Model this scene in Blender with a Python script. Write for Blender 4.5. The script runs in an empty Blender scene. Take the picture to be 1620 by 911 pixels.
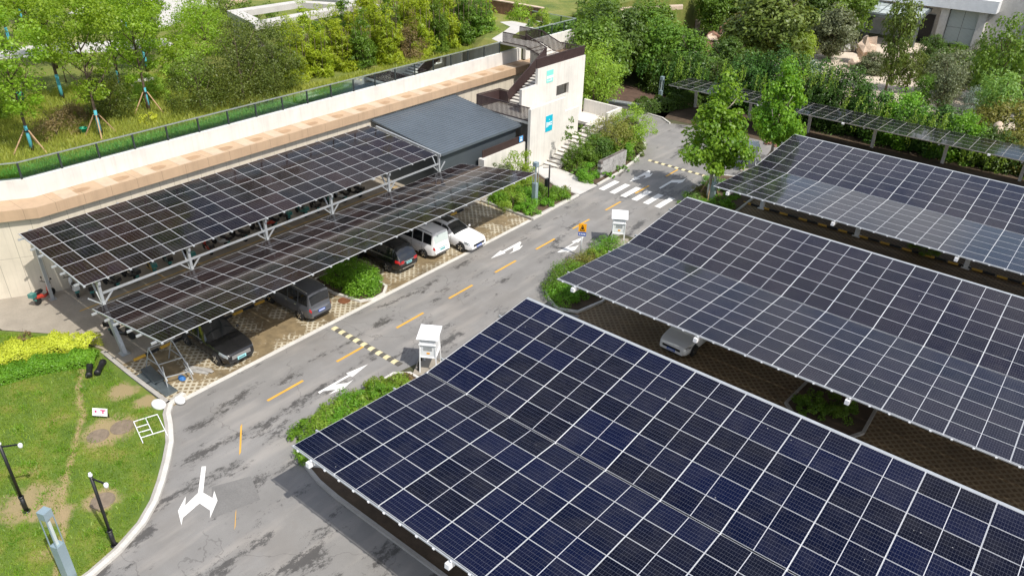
import bpy, math, random
import numpy as np
from mathutils import Matrix, Vector
R=math.radians; PI=math.pi
sc=bpy.context.scene; COL=sc.collection
# ---------------------------------------------------------------- camera
H=22.928
cd=bpy.data.cameras.new('camera'); cam=bpy.data.objects.new('camera',cd); COL.objects.link(cam)
_p,_r,_y=R(30.191),R(1.457),R(38.474)
fw=Vector((-math.sin(_y)*math.cos(_p),math.cos(_y)*math.cos(_p),-math.sin(_p)))
rt=Vector((math.cos(_y),math.sin(_y),0)); up=rt.cross(fw)
r2=rt*math.cos(_r)+up*math.sin(_r); u2=-rt*math.sin(_r)+up*math.cos(_r)
m=Matrix((( r2.x,u2.x,-fw.x,0),(r2.y,u2.y,-fw.y,0),(r2.z,u2.z,-fw.z,H),(0,0,0,1)))
cam.matrix_world=m; cd.sensor_width=36; cd.lens=1207.92/1620*36; cd.clip_end=3000; cd.clip_start=.5
sc.camera=cam
# ---------------------------------------------------------------- sky, sun, exposure
SUN=Vector((0.72,-0.10,1.0)).normalized()
w=bpy.data.worlds.new('World'); sc.world=w; w.use_nodes=True
nt=w.node_tree; nt.nodes.clear()
def wn(t,**k):
    n=nt.nodes.new(t)
    for a,b in k.items(): setattr(n,a,b)
    return n
sky=wn('ShaderNodeTexSky',sky_type='NISHITA',sun_disc=False,sun_elevation=math.asin(SUN.z),sun_rotation=math.atan2(SUN.x,SUN.y),air_density=1.0,dust_density=2.2,ozone_density=1.0)
tc=wn('ShaderNodeTexCoord'); mp=wn('ShaderNodeMapping'); mp.inputs['Scale'].default_value=(1.6,1.6,3.2)
nz=wn('ShaderNodeTexNoise'); nz.inputs['Scale'].default_value=3.6; nz.inputs['Detail'].default_value=6; nz.inputs['Roughness'].default_value=.55
cr=wn('ShaderNodeValToRGB'); cr.color_ramp.elements[0].position=.44; cr.color_ramp.elements[1].position=.60
mx=wn('ShaderNodeMix',data_type='RGBA'); mx.inputs[7].default_value=(5.1,5.1,5.2,1)
ml=wn('ShaderNodeMath',operation='MULTIPLY'); ml.inputs[1].default_value=.8
bg=wn('ShaderNodeBackground'); bg.inputs['Strength'].default_value=.15
ow=wn('ShaderNodeOutputWorld'); L=nt.links.new
L(tc.outputs['Generated'],mp.inputs[0]); L(mp.outputs[0],nz.inputs['Vector']); L(nz.outputs[0],cr.inputs[0]); L(cr.outputs[0],ml.inputs[0]); L(ml.outputs[0],mx.inputs[0])
L(sky.outputs[0],mx.inputs[6]); L(mx.outputs[2],bg.inputs[0]); L(bg.outputs[0],ow.inputs[0])
sd=bpy.data.lights.new('sun','SUN'); sd.energy=3.9; sd.angle=R(.53); sd.color=(1,.955,.88)
so=bpy.data.objects.new('sun',sd); COL.objects.link(so); so.rotation_euler=SUN.to_track_quat('Z','Y').to_euler(); so.location=(20,-5,60)
vs=sc.view_settings; vs.view_transform='Standard'; vs.look='None'; vs.gamma=1; vs.use_curve_mapping=False; vs.exposure=0.36
sc.cycles.max_bounces=6; sc.cycles.transparent_max_bounces=8; sc.cycles.diffuse_bounces=3
# ---------------------------------------------------------------- materials
MATS={}
class NT:
    def __init__(s,name):
        s.m=bpy.data.materials.new(name); s.m.use_nodes=True; s.t=s.m.node_tree
        s.b=s.t.nodes['Principled BSDF']; s.o=s.t.nodes['Material Output']; s._tc=None
    def n(s,t,**k):
        n=s.t.nodes.new(t)
        for a,b in k.items(): setattr(n,a,b)
        return n
    def l(s,a,b): s.t.links.new(a,b)
    def tc(s,o='Object'):
        if s._tc is None: s._tc=s.n('ShaderNodeTexCoord')
        return s._tc.outputs[o]
    def math(s,op,a,b=None,c=None):
        n=s.n('ShaderNodeMath',operation=op)
        for i,v in enumerate((a,b,c)):
            if v is None: continue
            if isinstance(v,(int,float)): n.inputs[i].default_value=v
            else: s.l(v,n.inputs[i])
        return n.outputs[0]
    def noise(s,scale,detail=4,rough=.55,vec=None,scl=None):
        n=s.n('ShaderNodeTexNoise'); n.inputs['Scale'].default_value=scale; n.inputs['Detail'].default_value=detail; n.inputs['Roughness'].default_value=rough
        v=vec if vec is not None else s.tc()
        if scl is not None:
            q=s.n('ShaderNodeMapping'); q.inputs['Scale'].default_value=scl; s.l(v,q.inputs[0]); v=q.outputs[0]
        s.l(v,n.inputs['Vector']); return n.outputs[0]
    def ramp(s,f,stops):
        n=s.n('ShaderNodeValToRGB'); e=n.color_ramp.elements
        while len(e)<len(stops): e.new(.5)
        for i,(p,c) in enumerate(stops):
            e[i].position=p; e[i].color=(c,c,c,1) if isinstance(c,(int,float)) else (*c,1)
        s.l(f,n.inputs[0]); return n.outputs[0]
    def mix(s,f,a,b):
        n=s.n('ShaderNodeMix',data_type='RGBA')
        for i,v in ((0,f),(6,a),(7,b)):
            if isinstance(v,(int,float)): n.inputs[i].default_value=v
            elif isinstance(v,tuple): n.inputs[i].default_value=(*v,1)
            else: s.l(v,n.inputs[i])
        return n.outputs[2]
    def set(s,k,v):
        i=s.b.inputs[k]
        if isinstance(v,(int,float)): i.default_value=v
        elif isinstance(v,tuple): i.default_value=(*v,1)
        else: s.l(v,i)
    def bump(s,h,st=.3,d=.02):
        n=s.n('ShaderNodeBump'); n.inputs['Strength'].default_value=st; n.inputs['Distance'].default_value=d
        s.l(h,n.inputs['Height']); s.l(n.outputs[0],s.b.inputs['Normal'])
    def xyz(s,o='Object'):
        n=s.n('ShaderNodeSeparateXYZ'); s.l(s.tc(o),n.inputs[0]); return n.outputs
def sc3(c,k): return tuple(min(1,x*k) for x in c)
def pm(name,col,var=.2,scale=3.,rough=.6,metal=0,bump=0,fine=0):
    if name in MATS: return MATS[name]
    t=NT(name); f=t.noise(scale,5,.6)
    c=t.mix(t.ramp(f,[(.3,0),(.7,1)]),sc3(col,1-var),sc3(col,1+var))
    if fine: c=t.mix(t.math('MULTIPLY',t.ramp(t.noise(scale*14,3),[(.45,0),(.7,1)]),fine),c,sc3(col,.45))
    t.set('Base Color',c); t.set('Roughness',rough); t.set('Metallic',metal)
    if bump: t.bump(t.noise(scale*8,4),bump,.02)
    MATS[name]=t.m; return t.m
def leafm(name,c1,c2,trans=.35,cs=.5):
    """leaf colours vary from leaf to leaf and from spray to spray"""
    t=NT(name); g=t.n('ShaderNodeNewGeometry'); oi=t.n('ShaderNodeObjectInfo')
    k=t.math('ADD',t.math('MULTIPLY',g.outputs['Random Per Island'],.55),t.math('MULTIPLY',t.ramp(t.noise(cs,2),[(.35,0),(.65,1)]),.45))
    c=t.mix(k,c1,c2)
    h=t.n('ShaderNodeHueSaturation'); t.l(c,h.inputs['Color']); t.l(t.math('ADD',t.math('MULTIPLY',oi.outputs['Random'],.25),.88),h.inputs['Value'])
    t.l(t.math('ADD',t.math('MULTIPLY',oi.outputs['Random'],.02),.49),h.inputs['Hue'])
    c=h.outputs[0]
    t.set('Base Color',c); t.set('Roughness',.45); t.b.inputs['Specular IOR Level'].default_value=.35
    tr=t.n('ShaderNodeBsdfTranslucent'); t.l(t.mix(.5,c,(min(1,c2[0]*2.2),min(1,c2[1]*2.0),c2[2]*.8)),tr.inputs[0])
    ms=t.n('ShaderNodeMixShader'); ms.inputs[0].default_value=trans
    t.l(t.b.outputs[0],ms.inputs[1]); t.l(tr.outputs[0],ms.inputs[2]); t.l(ms.outputs[0],t.o.inputs[0])
    MATS[name]=t.m; return t.m
def band(t,v,per,wd,off=0.):
    """1 on a thin line every per metres"""
    f=t.math('FRACT',t.math('ADD',t.math('DIVIDE',v,per),off))
    return t.math('LESS_THAN',f,wd/per)
# asphalt with wet stains
t=NT('asphalt'); x=t.xyz()
b=t.ramp(t.noise(.35,5,.6),[(.3,(.186,.180,.171)),(.7,(.252,.244,.233))])
b=t.mix(t.math('MULTIPLY',t.ramp(t.noise(38,3),[(.4,0),(.65,1)]),.26),b,(.12,.113,.105))
b=t.mix(t.math('MULTIPLY',t.ramp(t.noise(.22,5,.7),[(.5,0),(.62,1)]),.30),b,(.18,.162,.142))
b=t.mix(t.math('MULTIPLY',t.ramp(t.noise(.9,4,.5,scl=(1.4,.28,1)),[(.5,0),(.68,1)]),.35),b,(.37,.34,.305))
vo=t.n('ShaderNodeTexVoronoi',feature='DISTANCE_TO_EDGE'); vo.inputs['Scale'].default_value=.17
wv=t.n('ShaderNodeMapping'); t.l(t.tc(),wv.inputs[0]); ad=t.n('ShaderNodeVectorMath',operation='ADD'); t.l(wv.outputs[0],ad.inputs[0])
nv=t.n('ShaderNodeTexNoise'); nv.inputs['Scale'].default_value=.9; nv.inputs['Detail'].default_value=5; sc_n=t.n('ShaderNodeVectorMath',operation='SCALE'); sc_n.inputs['Scale'].default_value=1.6; t.l(t.tc(),nv.inputs['Vector']); t.l(nv.outputs['Color'],sc_n.inputs[0]); t.l(sc_n.outputs[0],ad.inputs[1]); t.l(ad.outputs[0],vo.inputs['Vector'])
b=t.mix(t.math('MULTIPLY',t.math('MULTIPLY',t.math('LESS_THAN',vo.outputs['Distance'],.0032),t.math('GREATER_THAN',t.noise(.16,2),.52)),.38),b,(.07,.065,.06))
for xl in (-28.9,-27.4,-25.4,-24.0):
    tl=t.ramp(t.math('ABSOLUTE',t.math('SUBTRACT',x[0],xl)),[(.12,1),(.42,0)]); b=t.mix(t.math('MULTIPLY',t.math('MULTIPLY',tl,t.noise(.5,4,.6,scl=(2,.25,1))),.28),b,(.12,.113,.105))
lo=t.noise(.62,3,.55,scl=(1.5,.5,1)); hi=t.noise(5.5,12,.88,scl=(1.0,.5,1))
wet=t.math('ADD',t.math('MULTIPLY',lo,.55),t.math('MULTIPLY',hi,.6))
ex=t.ramp(t.math('ABSOLUTE',t.math('ADD',x[0],26.6)),[(.0,0),(1.,1)])
edge=t.math('MULTIPLY',t.math('GREATER_THAN',x[0],-25.6),.022)
wet=t.math('ADD',wet,edge)
wm=t.ramp(wet,[(.648,0),(.654,1)])
b=t.mix(t.math('MULTIPLY',wm,.88),b,(.062,.058,.054))
t.set('Base Color',b); t.set('Roughness',t.math('SUBTRACT',.88,t.math('MULTIPLY',wm,.35))); t.bump(t.noise(60,3),.25,.01); MATS['asphalt']=t.m
# grass paver lattice (cream concrete lattice, muddy cells)
def paver(name,cream,mud,mudmix,dark):
    t=NT(name); x=t.xyz()
    a=t.math('MULTIPLY',t.math('ADD',x[0],x[1]),2.6); c=t.math('MULTIPLY',t.math('SUBTRACT',x[0],x[1]),2.6)
    def tri(v): return t.math('ABSOLUTE',t.math('SUBTRACT',t.math('FRACT',v),.5))
    aa=tri(a); cc=tri(c)
    lat=t.math('MAXIMUM',t.math('GREATER_THAN',aa,.31),t.math('GREATER_THAN',cc,.31))
    alt=t.math('GREATER_THAN',t.math('FRACT',t.math('MULTIPLY',t.math('ADD',t.math('FLOOR',a),t.math('FLOOR',c)),.5)),.25)
    msk=t.ramp(t.math('ADD',t.math('MULTIPLY',t.noise(.5,3),.75),t.math('MULTIPLY',t.noise(4.5,4,.7),.35)),[(mudmix-.03,0),(mudmix+.03,1)])
    cell=t.ramp(t.noise(2.2,4),[(.3,sc3(mud,.7)),(.7,sc3(mud,1.25))])
    cr_=t.ramp(t.noise(1.1,3),[(.3,sc3(cream,.8)),(.7,cream)])
    b=t.mix(t.math('MULTIPLY',lat,msk),cell,cr_)
    b=t.mix(t.math('MULTIPLY',t.ramp(t.noise(.33,4),[(.52,0),(.6,1)]),dark),b,sc3(mud,.42))
    t.set('Base Color',b); t.set('Roughness',.75); t.bump(t.math('MULTIPLY',lat,msk),.5,.02); MATS[name]=t.m
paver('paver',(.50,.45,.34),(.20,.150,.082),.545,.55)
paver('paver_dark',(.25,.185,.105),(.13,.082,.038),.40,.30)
pm('concrete',(.30,.265,.215),.16,.7,.85,bump=.15,fine=.2)
pm('kerb',(.56,.54,.50),.12,2,.8,fine=.3); pm('kerb_grey',(.36,.34,.31),.15,2,.85,fine=.3)
pm('soil',(.085,.058,.036),.35,1.2,.95,bump=.5,fine=.4)
pm('mulch',(.10,.06,.042),.35,1.6,.95,bump=.5,fine=.5)
pm('forest_floor',(.075,.075,.035),.5,.8,.95,bump=.4,fine=.4)
def worn(name,col,lim):
    t=NT(name); n=t.math('ADD',t.math('MULTIPLY',t.noise(1.4,3),.4),t.math('MULTIPLY',t.noise(17,6,.75),.6))
    b=t.mix(t.ramp(t.noise(3,4),[(.3,0),(.7,1)]),sc3(col,.86),col); b=t.mix(t.ramp(n,[(lim,0),(lim+.07,.8)]),b,(.24,.225,.205)); t.set('Base Color',b); t.set('Roughness',.75); MATS[name]=t.m
worn('road_white',(.74,.73,.70),.56); worn('road_yellow',(.66,.36,.045),.565)
pm('white_paint',(.80,.79,.76),.05,3,.65,fine=.08); pm('yellow_paint',(.62,.36,.045),.1,3,.65,fine=.12)
pm('path_white',(.50,.48,.45),.1,1,.85,fine=.12); pm('plaza_sand',(.56,.475,.38),.14,.7,.9,fine=.25)
pm('pond_paving',(.125,.125,.125),.2,.8,.6)
BARE=((-29.95,9.25,1.25),(-26.05,7.05,.8),(-28.0,5.2,1.3),(-32.2,11.0,.8),(-30.6,11.3,.6),(-26.6,5.6,.7))
t=NT('lawn_soil'); n=t.noise(.55,5,.6)
b=t.ramp(n,[(.30,(.065,.13,.012)),(.5,(.13,.195,.02)),(.60,(.21,.22,.035)),(.72,(.33,.26,.11))]); b=t.mix(t.math('MULTIPLY',t.noise(30,3),.5),b,(.04,.075,.01))
x=t.xyz(); d=t.math('ABSOLUTE',t.math('SUBTRACT',t.math('ADD',t.math('MULTIPLY',x[0],.55),t.math('MULTIPLY',x[1],1.)),t.math('ADD',-9.6,t.math('MULTIPLY',t.noise(.4,3),1.6))))
b=t.mix(t.ramp(t.math('ADD',d,t.math('MULTIPLY',t.noise(3,4),.35)),[(.2,1),(.42,0)]),b,(.33,.245,.125))
jit=t.math('ADD',t.math('MULTIPLY',t.noise(1.6,5,.65),1.5),-.75)
for px_,py_,pr_ in BARE:
    dx=t.math('SUBTRACT',x[0],px_); dy=t.math('SUBTRACT',x[1],py_); dd=t.math('SQRT',t.math('ADD',t.math('MULTIPLY',dx,dx),t.math('MULTIPLY',dy,dy)))
    b=t.mix(t.ramp(t.math('ADD',t.math('DIVIDE',dd,pr_),jit),[(.60,.85),(1.0,0)]),b,(.31,.23,.125))
t.set('Base Color',b); t.set('Roughness',.95); t.bump(t.noise(22,5,.7),.6,.05); MATS['lawn_soil']=t.m
t=NT('meadow_soil'); n=t.noise(.33,5,.62)
b=t.ramp(n,[(.3,(.10,.15,.02)),(.48,(.19,.22,.035)),(.62,(.28,.27,.07)),(.78,(.34,.27,.12))]); b=t.mix(t.math('MULTIPLY',t.noise(18,3),.55),b,(.035,.055,.01))
t.set('Base Color',b); t.set('Roughness',.95); t.bump(t.noise(14,5,.7),.8,.08); MATS['meadow_soil']=t.m
# walls
def wallm(name,col,axis,per,wd=.018,hz=None,joint=.45):
    t=NT(name); x=t.xyz(); j=band(t,x[axis],per,wd)
    if hz: j=t.math('MAXIMUM',j,band(t,x[2],hz,.018,.001))
    b=t.ramp(t.noise(.8,5,.6),[(.3,sc3(col,.90)),(.7,sc3(col,1.06))])
    st=t.ramp(t.noise(1.2,4,.6,scl=(2.5,2.5,.16)),[(.5,0),(.75,1)])
    b=t.mix(t.math('MULTIPLY',st,.30),b,sc3(col,.55)); fs=t.ramp(t.noise(3.0,5,.7,scl=(3.5,3.5,.10)),[(.56,0),(.66,1)]); b=t.mix(t.math('MULTIPLY',fs,.18),b,sc3(col,.45))
    b=t.mix(j,b,sc3(col,joint)); t.set('Base Color',b); t.set('Roughness',.8); MATS[name]=t.m
wallm('wall_cream',(.60,.54,.44),1,.92,.02,2.4)
wallm('wall_tower',(.66,.63,.58),1,.34,.012,None,.72); wallm('wall_tower_x',(.66,.63,.58),0,.62,.016,None,.6)
wallm('parapet',(.62,.60,.565),1,3.1,.012,None,.8); wallm('ledge_tan',(.44,.31,.20),1,1.55,.02,None,.5)
pm('ledge_light',(.46,.36,.26),.1,2,.8); pm('ledge_recess',(.33,.215,.125),.15,2,.85)
pm('tread',(.58,.55,.50),.08,2,.8); pm('riser',(.33,.30,.27),.1,2,.85)
pm('rail_brown',(.050,.030,.029),.15,2,.45); pm('rail_dark',(.045,.055,.055),.1,2,.4,.3); pm('rail_silver',(.55,.60,.60),.1,2,.35,.7)
pm('galv',(.44,.46,.475),.12,2,.45,.4); pm('white_metal',(.78,.79,.80),.06,2,.4); pm('alu',(.62,.63,.64),.06,2,.42,.25)
pm('roof_metal',(.125,.150,.175),.09,.6,.42,.35); pm('shed_wall',(.07,.084,.095),.08,.8,.5,.2); pm('dark_steel',(.02,.021,.023),.2,3,.4,.3)
pm('steel_grey',(.14,.165,.175),.25,1,.35,.5); pm('post_blue',(.30,.39,.43),.08,1,.4,.35); pm('black',(.012,.012,.013),.2,3,.45); pm('rubber',(.018,.018,.018),.2,3,.8)
pm('stone_grey',(.33,.32,.30),.3,3.5,.9,bump=.5,fine=.3); pm('stone_red',(.20,.105,.07),.4,2,.9,bump=.5,fine=.3); pm('stone_pale',(.55,.43,.33),.25,2,.9,bump=.4,fine=.2); pm('stone_dark',(.10,.085,.075),.5,2,.9,bump=.5)
pm('bark',(.105,.075,.052),.3,6,.95,bump=.5); pm('bark_pale',(.40,.35,.29),.25,5,.9); pm('wrap_teal',(.07,.34,.40),.2,5,.8); pm('wood',(.42,.27,.16),.2,5,.85); pm('lime_white',(.66,.63,.58),.12,5,.9)
pm('rust',(.16,.06,.025),.3,4,.9); pm('manhole',(.20,.155,.11),.25,4,.85,fine=.4); pm('dirt_tan',(.34,.25,.14),.2,2,.95,fine=.3)
pm('teal_sign',(.0,.40,.55),.05,2,.5); pm('mint_sign',(.22,.66,.58),.05,2,.6); pm('blue_sign',(.02,.09,.42),.1,2,.5); pm('orange_sign',(.85,.37,.01),.05,2,.5); pm('sky_sign',(.10,.36,.70),.05,2,.5)
pm('green_plastic',(.0,.28,.15),.1,2,.5); pm('magenta',(.45,.02,.14),.1,2,.6); pm('blue_bag',(.03,.14,.38),.3,8,.6)
def paint(name,col,rough=.22,metal=0.,coat=.8):
    t=NT(name); t.set('Base Color',col); t.set('Roughness',rough); t.set('Metallic',metal); t.set('Coat Weight',coat); t.set('Coat Roughness',.05); MATS[name]=t.m
paint('car_black',(.010,.010,.011)); paint('car_grey',(.10,.105,.118),.3,.3); paint('car_white',(.80,.80,.80)); paint('car_silver',(.80,.81,.81),.28,.0); paint('car_silverwhite',(.66,.68,.69),.28,.3)
paint('tail_red',(.42,.012,.015),.15); paint('lamp_clear',(.46,.49,.53),.06,.6); paint('scooter_red',(.50,.05,.03)); paint('scooter_dark',(.02,.02,.022)); paint('scooter_white',(.62,.62,.60)); paint('scooter_teal',(.04,.19,.17)); paint('scooter_yellow',(.55,.36,.06))
paint('glass_dark',(.012,.014,.016),.05,0,1.); paint('plate_blue',(.02,.10,.45),.4); paint('plate_green',(.28,.62,.66),.4); paint('chrome',(.7,.7,.7),.15,.9,.2)
paint('window_pale',(.50,.56,.54),.1,0,1.)
t=NT('rail_glass'); g=t.n('ShaderNodeBsdfGlossy'); g.inputs['Roughness'].default_value=.03; g.inputs[0].default_value=(.8,.9,.87,1)
tr=t.n('ShaderNodeBsdfTransparent'); tr.inputs[0].default_value=(.80,.93,.86,1); fr=t.n('ShaderNodeFresnel'); fr.inputs[0].default_value=1.5
ms=t.n('ShaderNodeMixShader'); t.l(fr.outputs[0],ms.inputs[0]); t.l(tr.outputs[0],ms.inputs[1]); t.l(g.outputs[0],ms.inputs[2]); t.l(ms.outputs[0],t.o.inputs[0]); MATS['rail_glass']=t.m
# photovoltaic glass: cells, gaps and busbars drawn from the module's UV
def pv(name,cell,cell2,line,lw_u,lw_v,lmix,rough,ior=1.5):
    t=NT(name); n=t.n('ShaderNodeSeparateXYZ'); t.l(t.tc('UV'),n.inputs[0]); u,v=n.outputs[0],n.outputs[1]
    oi=t.n('ShaderNodeObjectInfo')
    fv=t.math('ABSOLUTE',t.math('SUBTRACT',t.math('FRACT',t.math('MULTIPLY',v,6)),.5)); lv=t.math('GREATER_THAN',fv,.5-lw_v*3)
    fu=t.math('ABSOLUTE',t.math('SUBTRACT',t.math('FRACT',t.math('MULTIPLY',u,24)),.5)); lu=t.math('GREATER_THAN',fu,.5-lw_u*12)
    mid=t.math('LESS_THAN',t.math('ABSOLUTE',t.math('SUBTRACT',u,.5)),.0052)
    k=t.math('MAXIMUM',t.math('MULTIPLY',lv,lmix),t.math('MULTIPLY',lu,lmix*.55))
    q=t.math('ADD',t.math('MULTIPLY',oi.outputs['Random'],.7),t.math('MULTIPLY',t.noise(1.3,3),.5))
    b=t.mix(t.ramp(q,[(.25,0),(.95,1)]),cell,cell2); b=t.mix(k,b,line)
    b=t.mix(mid,b,(.52,.53,.56))
    gp_=t.n('ShaderNodeNewGeometry').outputs['Position']
    dust=t.ramp(t.noise(.9,6,.7,vec=gp_),[(.45,0),(.8,1)]); b=t.mix(t.math('MULTIPLY',dust,.035),b,(.4,.38,.35))
    spk=t.ramp(t.noise(7.5,2,.4,vec=gp_),[(.80,0),(.815,1)]); b=t.mix(t.math('MULTIPLY',spk,.7),b,(.55,.55,.53))
    t.set('Roughness',rough); rough=t.math('ADD',t.math('MULTIPLY',dust,.12),rough)
    t.set('Base Color',b); t.set('Roughness',rough); t.set('IOR',ior); MATS[name]=t.m
pv('pv_black',(.0042,.0036,.005),(.020,.0105,.010),(.42,.42,.45),.0008,.0050,.36,.06,1.24)
pv('pv_blue',(.0011,.0019,.0085),(.0020,.0042,.023),(.40,.42,.50),.0018,.0048,.34,.08,1.22)
pv('pv_violet',(.006,.0055,.012),(.012,.010,.018),(.46,.46,.52),.0020,.0042,.34,.08,1.34)
pv('pv_dark',(.004,.005,.006),(.008,.009,.009),(.25,.26,.27),.0006,.004,.2,.06,1.25)
# leaves
leafm('lf_young',(.13,.25,.016),(.30,.44,.04),.45); leafm('lf_conifer',(0.060,0.099,0.015),(0.143,0.181,0.027),.2); leafm('lf_bamboo',(.17,.27,.014),(.42,.50,.04),.42)
leafm('lf_dark',(0.042,0.087,0.013),(0.105,0.181,0.025),.25); leafm('lf_mid',(0.068,0.145,0.015),(0.165,0.275,0.031)); leafm('lf_bright',(0.150,0.261,0.025),(0.330,0.464,0.062),.4)
leafm('lf_vine',(.018,.055,.008),(.085,.19,.02),.16); leafm('lf_olive',(.075,.115,.018),(.17,.215,.04),.25); leafm('lf_grey',(0.090,0.116,0.056),(0.210,0.239,0.125),.25)
leafm('lf_yellow',(.40,.44,.03),(.66,.70,.09),.4); leafm('lf_dry',(0.150,0.109,0.050),(0.285,0.203,0.088),.2); leafm('lf_hedge',(.07,.19,.014),(.21,.40,.03),.35); leafm('lf_blue',(0.165,0.232,0.200),(0.330,0.406,0.350),.2)
leafm('lf_plane',(.06,.17,.012),(.23,.38,.03),.4); leafm('lf_rust',(.15,.16,.03),(.27,.27,.06),.3); leafm('lf_grass',(0.090,0.181,0.015),(0.255,0.341,0.037),.3,.5); leafm('lf_meadow',(.17,.24,.03),(.44,.46,.10),.35,.35)
leafm('lf_railgrass',(.11,.25,.05),(.26,.42,.10),.35)
# ---------------------------------------------------------------- builders
def tag(o,label,cat,group=None):
    o['label']=label; o['category']=cat
    if group: o['group']=group
    return o
def thing(name,label,cat,loc=(0,0,0),rz=0,group=None):
    o=bpy.data.objects.new(name,None); o.empty_display_size=.2; COL.objects.link(o); o.location=loc; o.rotation_euler=(0,0,rz)
    return tag(o,label,cat,group)
def link(name,me,parent=None,loc=(0,0,0)):
    o=bpy.data.objects.new(name,me); COL.objects.link(o); o.location=loc
    if parent is not None: o.parent=parent
    return o
class MB:
    def __init__(s): s.v=[];s.f=[];s.m=[];s.uv=None
    def add(s,vs,fs,m=0):
        b=len(s.v); s.v+= [tuple(v) for v in vs]
        for f in fs: s.f.append(tuple(b+i for i in f)); s.m.append(m)
    def box(s,x0,x1,y0,y1,z0,z1,m=0):
        s.add([(x0,y0,z0),(x1,y0,z0),(x1,y1,z0),(x0,y1,z0),(x0,y0,z1),(x1,y0,z1),(x1,y1,z1),(x0,y1,z1)],
              [(3,2,1,0),(4,5,6,7),(0,1,5,4),(1,2,6,5),(2,3,7,6),(3,0,4,7)],m); return s
    def bar(s,p,q,w,h=None,m=0,upv=(0,0,1)):
        p,q=Vector(p),Vector(q); d=(q-p).normalized(); h=h or w; uu=Vector(upv)
        if abs(d.dot(uu))>.98: uu=Vector((1,0,0))
        sx=d.cross(uu).normalized()*w/2; sz=sx.cross(d).normalized()*h/2
        s.add([p-sx-sz,p+sx-sz,p+sx+sz,p-sx+sz,q-sx-sz,q+sx-sz,q+sx+sz,q-sx+sz],[(3,2,1,0),(4,5,6,7),(0,1,5,4),(1,2,6,5),(2,3,7,6),(3,0,4,7)],m); return s
    def tube(s,pts,rs,n=7,m=0):
        pts=[Vector(p) for p in pts]; rs=rs if isinstance(rs,(list,tuple)) else [rs]*len(pts); b=len(s.v)
        for i,p in enumerate(pts):
            d=(pts[min(i+1,len(pts)-1)]-pts[max(i-1,0)]).normalized(); a=Vector((0,0,1)) if abs(d.z)<.9 else Vector((1,0,0))
            x=d.cross(a).normalized(); y=x.cross(d)
            s.v+=[tuple(p+(x*math.cos(k*2*PI/n)+y*math.sin(k*2*PI/n))*rs[i]) for k in range(n)]
        for i in range(len(pts)-1):
            for k in range(n):
                a=b+i*n+k; c=b+i*n+(k+1)%n; s.f.append((a,c,c+n,a+n)); s.m.append(m)
        s.f.append(tuple(b+k for k in range(n))[::-1]); s.m.append(m); s.f.append(tuple(b+(len(pts)-1)*n+k for k in range(n))); s.m.append(m); return s
    def prism(s,poly,z0,z1,m=0,mt=None):
        n=len(poly); a=sum(poly[i][0]*poly[(i+1)%n][1]-poly[(i+1)%n][0]*poly[i][1] for i in range(n))
        if a<0: poly=poly[::-1]
        b=len(s.v); s.v+=[(x,y,z0) for x,y in poly]+[(x,y,z1) for x,y in poly]
        for i in range(n): s.f.append((b+i,b+(i+1)%n,b+n+(i+1)%n,b+n+i)); s.m.append(m)
        s.f.append(tuple(b+n+i for i in range(n))); s.m.append(m if mt is None else mt); s.f.append(tuple(b+i for i in range(n))[::-1]); s.m.append(m); return s
    def sheet(s,poly,z,m=0):
        n=len(poly); a=sum(poly[i][0]*poly[(i+1)%n][1]-poly[(i+1)%n][0]*poly[i][1] for i in range(n))
        if a<0: poly=poly[::-1]
        b=len(s.v); s.v+=[(x,y,z) for x,y in poly]; s.f.append(tuple(range(b,b+n))); s.m.append(m); return s
    def ribbon(s,pts,w0,w1,z0,z1,m=0,closed=False):
        """solid strip along pts, from w0 to w1 sideways (left positive)"""
        n=len(pts); L_=[];R_=[]
        for i in range(n):
            a=Vector(pts[(i-1)%n] if (closed or i>0) else pts[0]); c=Vector(pts[(i+1)%n] if (closed or i<n-1) else pts[-1]); b=Vector(pts[i])
            d1=(b-a).normalized() if (b-a).length>1e-6 else (c-b).normalized(); d2=(c-b).normalized() if (c-b).length>1e-6 else d1
            nn=(Vector((-d1.y,d1.x))+Vector((-d2.y,d2.x))).normalized(); k=1/max(.5,nn.dot(Vector((-d1.y,d1.x))))
            L_.append(b+nn*w1*k); R_.append(b+nn*w0*k)
        for i in range(n if closed else n-1):
            j=(i+1)%n; q=[R_[i],R_[j],L_[j],L_[i]]
            s.add([(p.x,p.y,z0) for p in q]+[(p.x,p.y,z1) for p in q],[(4,5,6,7),(0,1,5,4),(2,3,7,6)]+([(3,0,4,7)] if i==0 and not closed else [])+([(1,2,6,5)] if i==n-2 and not closed else []),m)
        return s
    def lathe(s,c,prof,n=16,axis='z',m=0):
        b=len(s.v); c=Vector(c)
        for r,h in prof:
            for k in range(n):
                a=2*PI*k/n; x,y=r*math.cos(a),r*math.sin(a)
                s.v.append(tuple(c+(Vector((x,y,h)) if axis=='z' else Vector((x,h,y)) if axis=='y' else Vector((h,x,y)))))
        for i in range(len(prof)-1):
            for k in range(n):
                a=b+i*n+k; d=b+i*n+(k+1)%n; s.f.append((a,d,d+n,a+n)); s.m.append(m)
        s.f.append(tuple(range(b,b+n))[::-1]); s.m.append(m); e=b+(len(prof)-1)*n; s.f.append(tuple(range(e,e+n))); s.m.append(m); return s
    def mesh(s,name,mats,smooth=False):
        me=bpy.data.meshes.new(name); me.from_pydata(s.v,[],s.f)
        for k in (mats if isinstance(mats,(list,tuple)) else [mats]): me.materials.append(MATS[k])
        me.polygons.foreach_set('material_index',s.m)
        if smooth: me.polygons.foreach_set('use_smooth',[True]*len(s.f))
        me.update(); return me
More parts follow.
